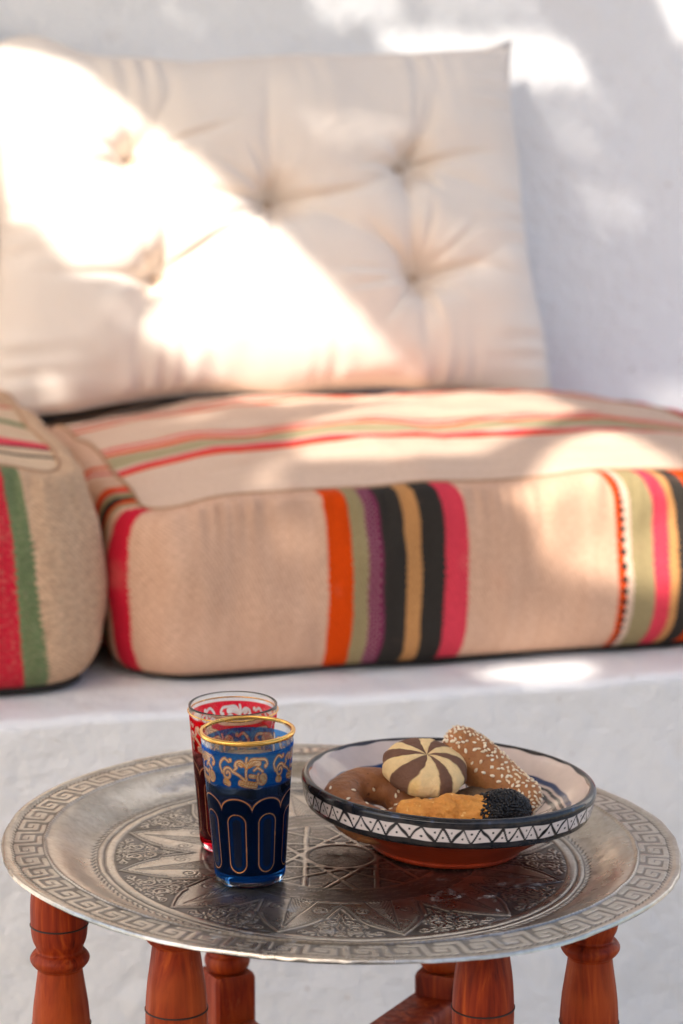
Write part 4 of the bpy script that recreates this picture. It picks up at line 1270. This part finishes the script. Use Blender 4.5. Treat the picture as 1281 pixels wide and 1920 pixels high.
def pinwheel():
    root = thing('pinwheel_biscuit', 'round biscuit with alternating cream and chocolate wedges on top of the pile', 'biscuit', (0.0532, 0.010, 0.5138), (R_(19), R_(4), R_(10)))
    nu, nr_ = 192, 60
    rows = smooth_prof([(0.0002, 0.0106), (0.006, 0.0107), (0.013, 0.0102), (0.0202, 0.0082), (0.0254, 0.0042), (0.0272, -0.0008), (0.0258, -0.0055), (0.0208, -0.0085), (0.010, -0.0092), (0.0002, -0.0092)], 90)
    A, I = np.meshgrid(np.arange(nu) / nu * 2 * PI, np.arange(len(rows)), indexing='ij')
    r, z = rows[I, 0], rows[I, 1]
    q = ((A + 0.22 * (r / 0.026) ** 1.5 - 0.06 * np.sin(A * 3)) / (2 * PI) * 6 + 0.28 + 0.07 * np.sin(A * 2 + 1) + 0.04 * np.sin(A * 5) + 0.012 * np.sin(r * 900 + A * 4)) % 1.0
    lobe = 1 + 0.018 * np.sin(q * 2 * PI * 2)
    Vp = np.stack([r * lobe * np.cos(A), r * lobe * np.sin(A), z], -1).reshape(-1, 3)
    Vp[:, 2] -= (0.0010 * np.exp(-(r / 0.0035) ** 2)).reshape(-1)
    edge = np.minimum(np.abs(q - 0.0), np.minimum(np.abs(q - 0.5), np.abs(q - 1))).reshape(-1)
    Vp[:, 2] -= 0.0005 * np.exp(-(edge / 0.03) ** 2) * (Vp[:, 2] > 0)
    Vp += fbm(Vp, 120, 4, 4)[:, None] * Vp / 0.026 * 0.0012
    k = (sst(0.0, 0.03, q) * (1 - sst(0.5, 0.53, q))).reshape(-1)[:, None]
    toast = sst(0.2, 0.7, fbm(Vp, 55, 2, 8))[:, None] * (Vp[:, :1] < -0.008)
    cream = np.array((0.80, 0.56, 0.27)); choc = np.array((0.165, 0.078, 0.045))
    col = cream * (1 - k) + choc * k
    col = col * (1 - 0.5 * toast * (1 - k)) + np.array((0.85, 0.50, 0.06)) * 0.5 * toast * (1 - k)
    mesh_np('striped_dough', Vp, grid_faces(nu, len(rows), wrap_u=True)[:, ::-1], M_pin, root, col={'dough': col})
pinwheel()

def fat_roll(path, rad, ns, seed, amp, nscale):
    pt = smooth_prof(path, 90)
    n = len(pt)
    t = np.linspace(0, 1, n)
    L = np.linalg.norm(np.diff(pt, axis=0), axis=1).sum()
    e = np.minimum(t, 1 - t) * L
    r = np.interp(t, [q[0] for q in rad], [q[1] for q in rad])
    r = r * np.sqrt(np.clip(1 - (1 - np.clip(e / r, 0, 1)) ** 2, 0.0004, 1))
    V, F = tube(pt, r, ns)
    C = np.concatenate([np.repeat(pt, ns, 0), pt[:1], pt[-1:]])
    Nn = V - C; Nn /= np.linalg.norm(Nn, axis=1)[:, None] + 1e-9
    V = V + Nn * (fbm(V, nscale, 4, seed) * amp)[:, None]
    return V, F, Nn

def sesame_roll():
    o = Vector((0.096, 0.028, 0.505))
    root = thing('sesame_roll', 'golden curved bread finger covered in white sesame seeds leaning at the right of the bowl', 'bread roll', o)
    path = np.array([(0.0655, 0.034, 0.5225), (0.0735, 0.033, 0.5200), (0.0840, 0.0310, 0.5135), (0.0955, 0.028, 0.5045), (0.1065, 0.024, 0.4955), (0.1165, 0.019, 0.4875), (0.1235, 0.016, 0.4810)]) - np.array(o)
    V, F, N = fat_roll(path, [(0, 0.0130), (0.2, 0.0150), (0.5, 0.0150), (0.8, 0.0160), (1, 0.0145)], 48, 3, 0.0022, 60)
    me = mesh_np('crust', V, F, M_roll, root)
    v, n = V[:-2], N[:-2]
    p, nn = pick(v, n, 190, 0.0023, lambda a, b: (b[2] > 0.45 or (b[0] > 0.5 and b[2] > -0.1)) and random.random() < 0.8 and b[1] < 0.75)
    scatter_seeds(root, p, nn, 0.95)
    p, nn = pick(v, n, 26, 0.005, lambda a, b: 0.0 < b[2] < 0.5 and b[1] < -0.3)
    scatter_seeds(root, p, nn, 0.95)
sesame_roll()

def orange_biscuit():
    o = Vector((0.074, -0.033, 0.4975))
    root = thing('orange_biscuit', 'rough orange finger biscuit with its right end dipped in black sesame seeds', 'biscuit', o)
    path = np.array([(0.0345, -0.031, 0.4945), (0.047, -0.034, 0.4968), (0.062, -0.036, 0.4978), (0.080, -0.036, 0.4980), (0.098, -0.033, 0.4985), (0.1145, -0.028, 0.4960)]) - np.array(o)
    V, F, N = fat_roll(path, [(0, 0.0075), (0.25, 0.0102), (0.6, 0.0108), (1, 0.0108)], 60, 5, 0.0034, 95)
    cr = np.abs(np.sin(V[:, 2] * 520 + V[:, 0] * 130 + 2.5 * vnoise(V, 90, 3)))
    V = V - N * (0.0013 * np.exp(-(cr / 0.22) ** 2))[:, None]
    mesh_np('crumb', V, F, M_orange, root)
    Vd, Fd, Nd = fat_roll(np.array([(0.0845, -0.0360, 0.4985), (0.094, -0.035, 0.4990), (0.104, -0.0325, 0.4988), (0.1165, -0.028, 0.4955)]) - np.array(o), [(0, 0.0085), (0.4, 0.0118), (1, 0.0112)], 40, 6, 0.0010, 150)
    mesh_np('dipped_end', Vd, Fd, M_bseed, root)
    V, N = np.concatenate([V, Vd]), np.concatenate([N, Nd])
    ok = (V[:, 0] > 0.012) & (N[:, 2] > -0.7)
    idx = np.where(ok)[0]
    keepi = rng.permutation(idx)
    sv = np.zeros(len(SEED.vertices) * 3, np.float32); SEED.vertices.foreach_get('co', sv); sv = sv.reshape(-1, 3)
    sf = np.array([list(p.vertices) for p in SEED.polygons])
    VV = []; FF = []; cnt = 0
    pts = []
    for i in keepi:
        p, n = V[i], N[i]
        fall = (p[0] - 0.012) / 0.008
        if rng.random() > min(1, fall + 0.12): continue
        if any((p - q) @ (p - q) < 0.0014 ** 2 for q in pts): continue
        pts.append(p)
    extra = [(V[i], N[i]) for i in rng.permutation(np.where((N[:, 2] < -0.05) & (N[:, 2] > -0.7) & (N[:, 1] < 0) & (V[:, 0] < 0.014))[0])[:34]]
    data = [(p, N[int(np.argmin(((V - p) ** 2).sum(1)))]) for p in pts] + extra
    for p, n in data:
        nn = Vector(n).normalized()
        t = Vector(rng.normal(size=3)); t = (t - nn * t.dot(nn)).normalized(); t = (t + nn * rng.uniform(-0.5, 0.6)).normalized()
        bq = nn.cross(t).normalized(); n3 = t.cross(bq)
        Mx = np.array([t, bq, n3]).T * 0.98
        VV.append(sv @ Mx.T + p + np.array(nn) * 0.0006); FF.append(sf + cnt); cnt += len(sv)
    s = mesh_np('black_sesame_coating', np.concatenate(VV), np.concatenate(FF), M_bseed, root)
    s['kind'] = 'stuff'
orange_biscuit()

def dark_pastry():
    o = Vector((0.084, 0.012, 0.487))
    root = thing('dark_biscuit', 'dark seeded biscuit buried under the others in the middle of the bowl', 'biscuit', o)
    path = np.array([(0.060, 0.004, 0.484), (0.072, 0.006, 0.4865), (0.086, 0.004, 0.4885), (0.100, 0.000, 0.488), (0.112, -0.004, 0.484)]) - np.array(o)
    V, F, N = fat_roll(path, [(0, 0.011), (0.5, 0.0128), (1, 0.011)], 40, 9, 0.0016, 110)
    mesh_np('baked_dough', V, F, M_dark, root)
dark_pastry()
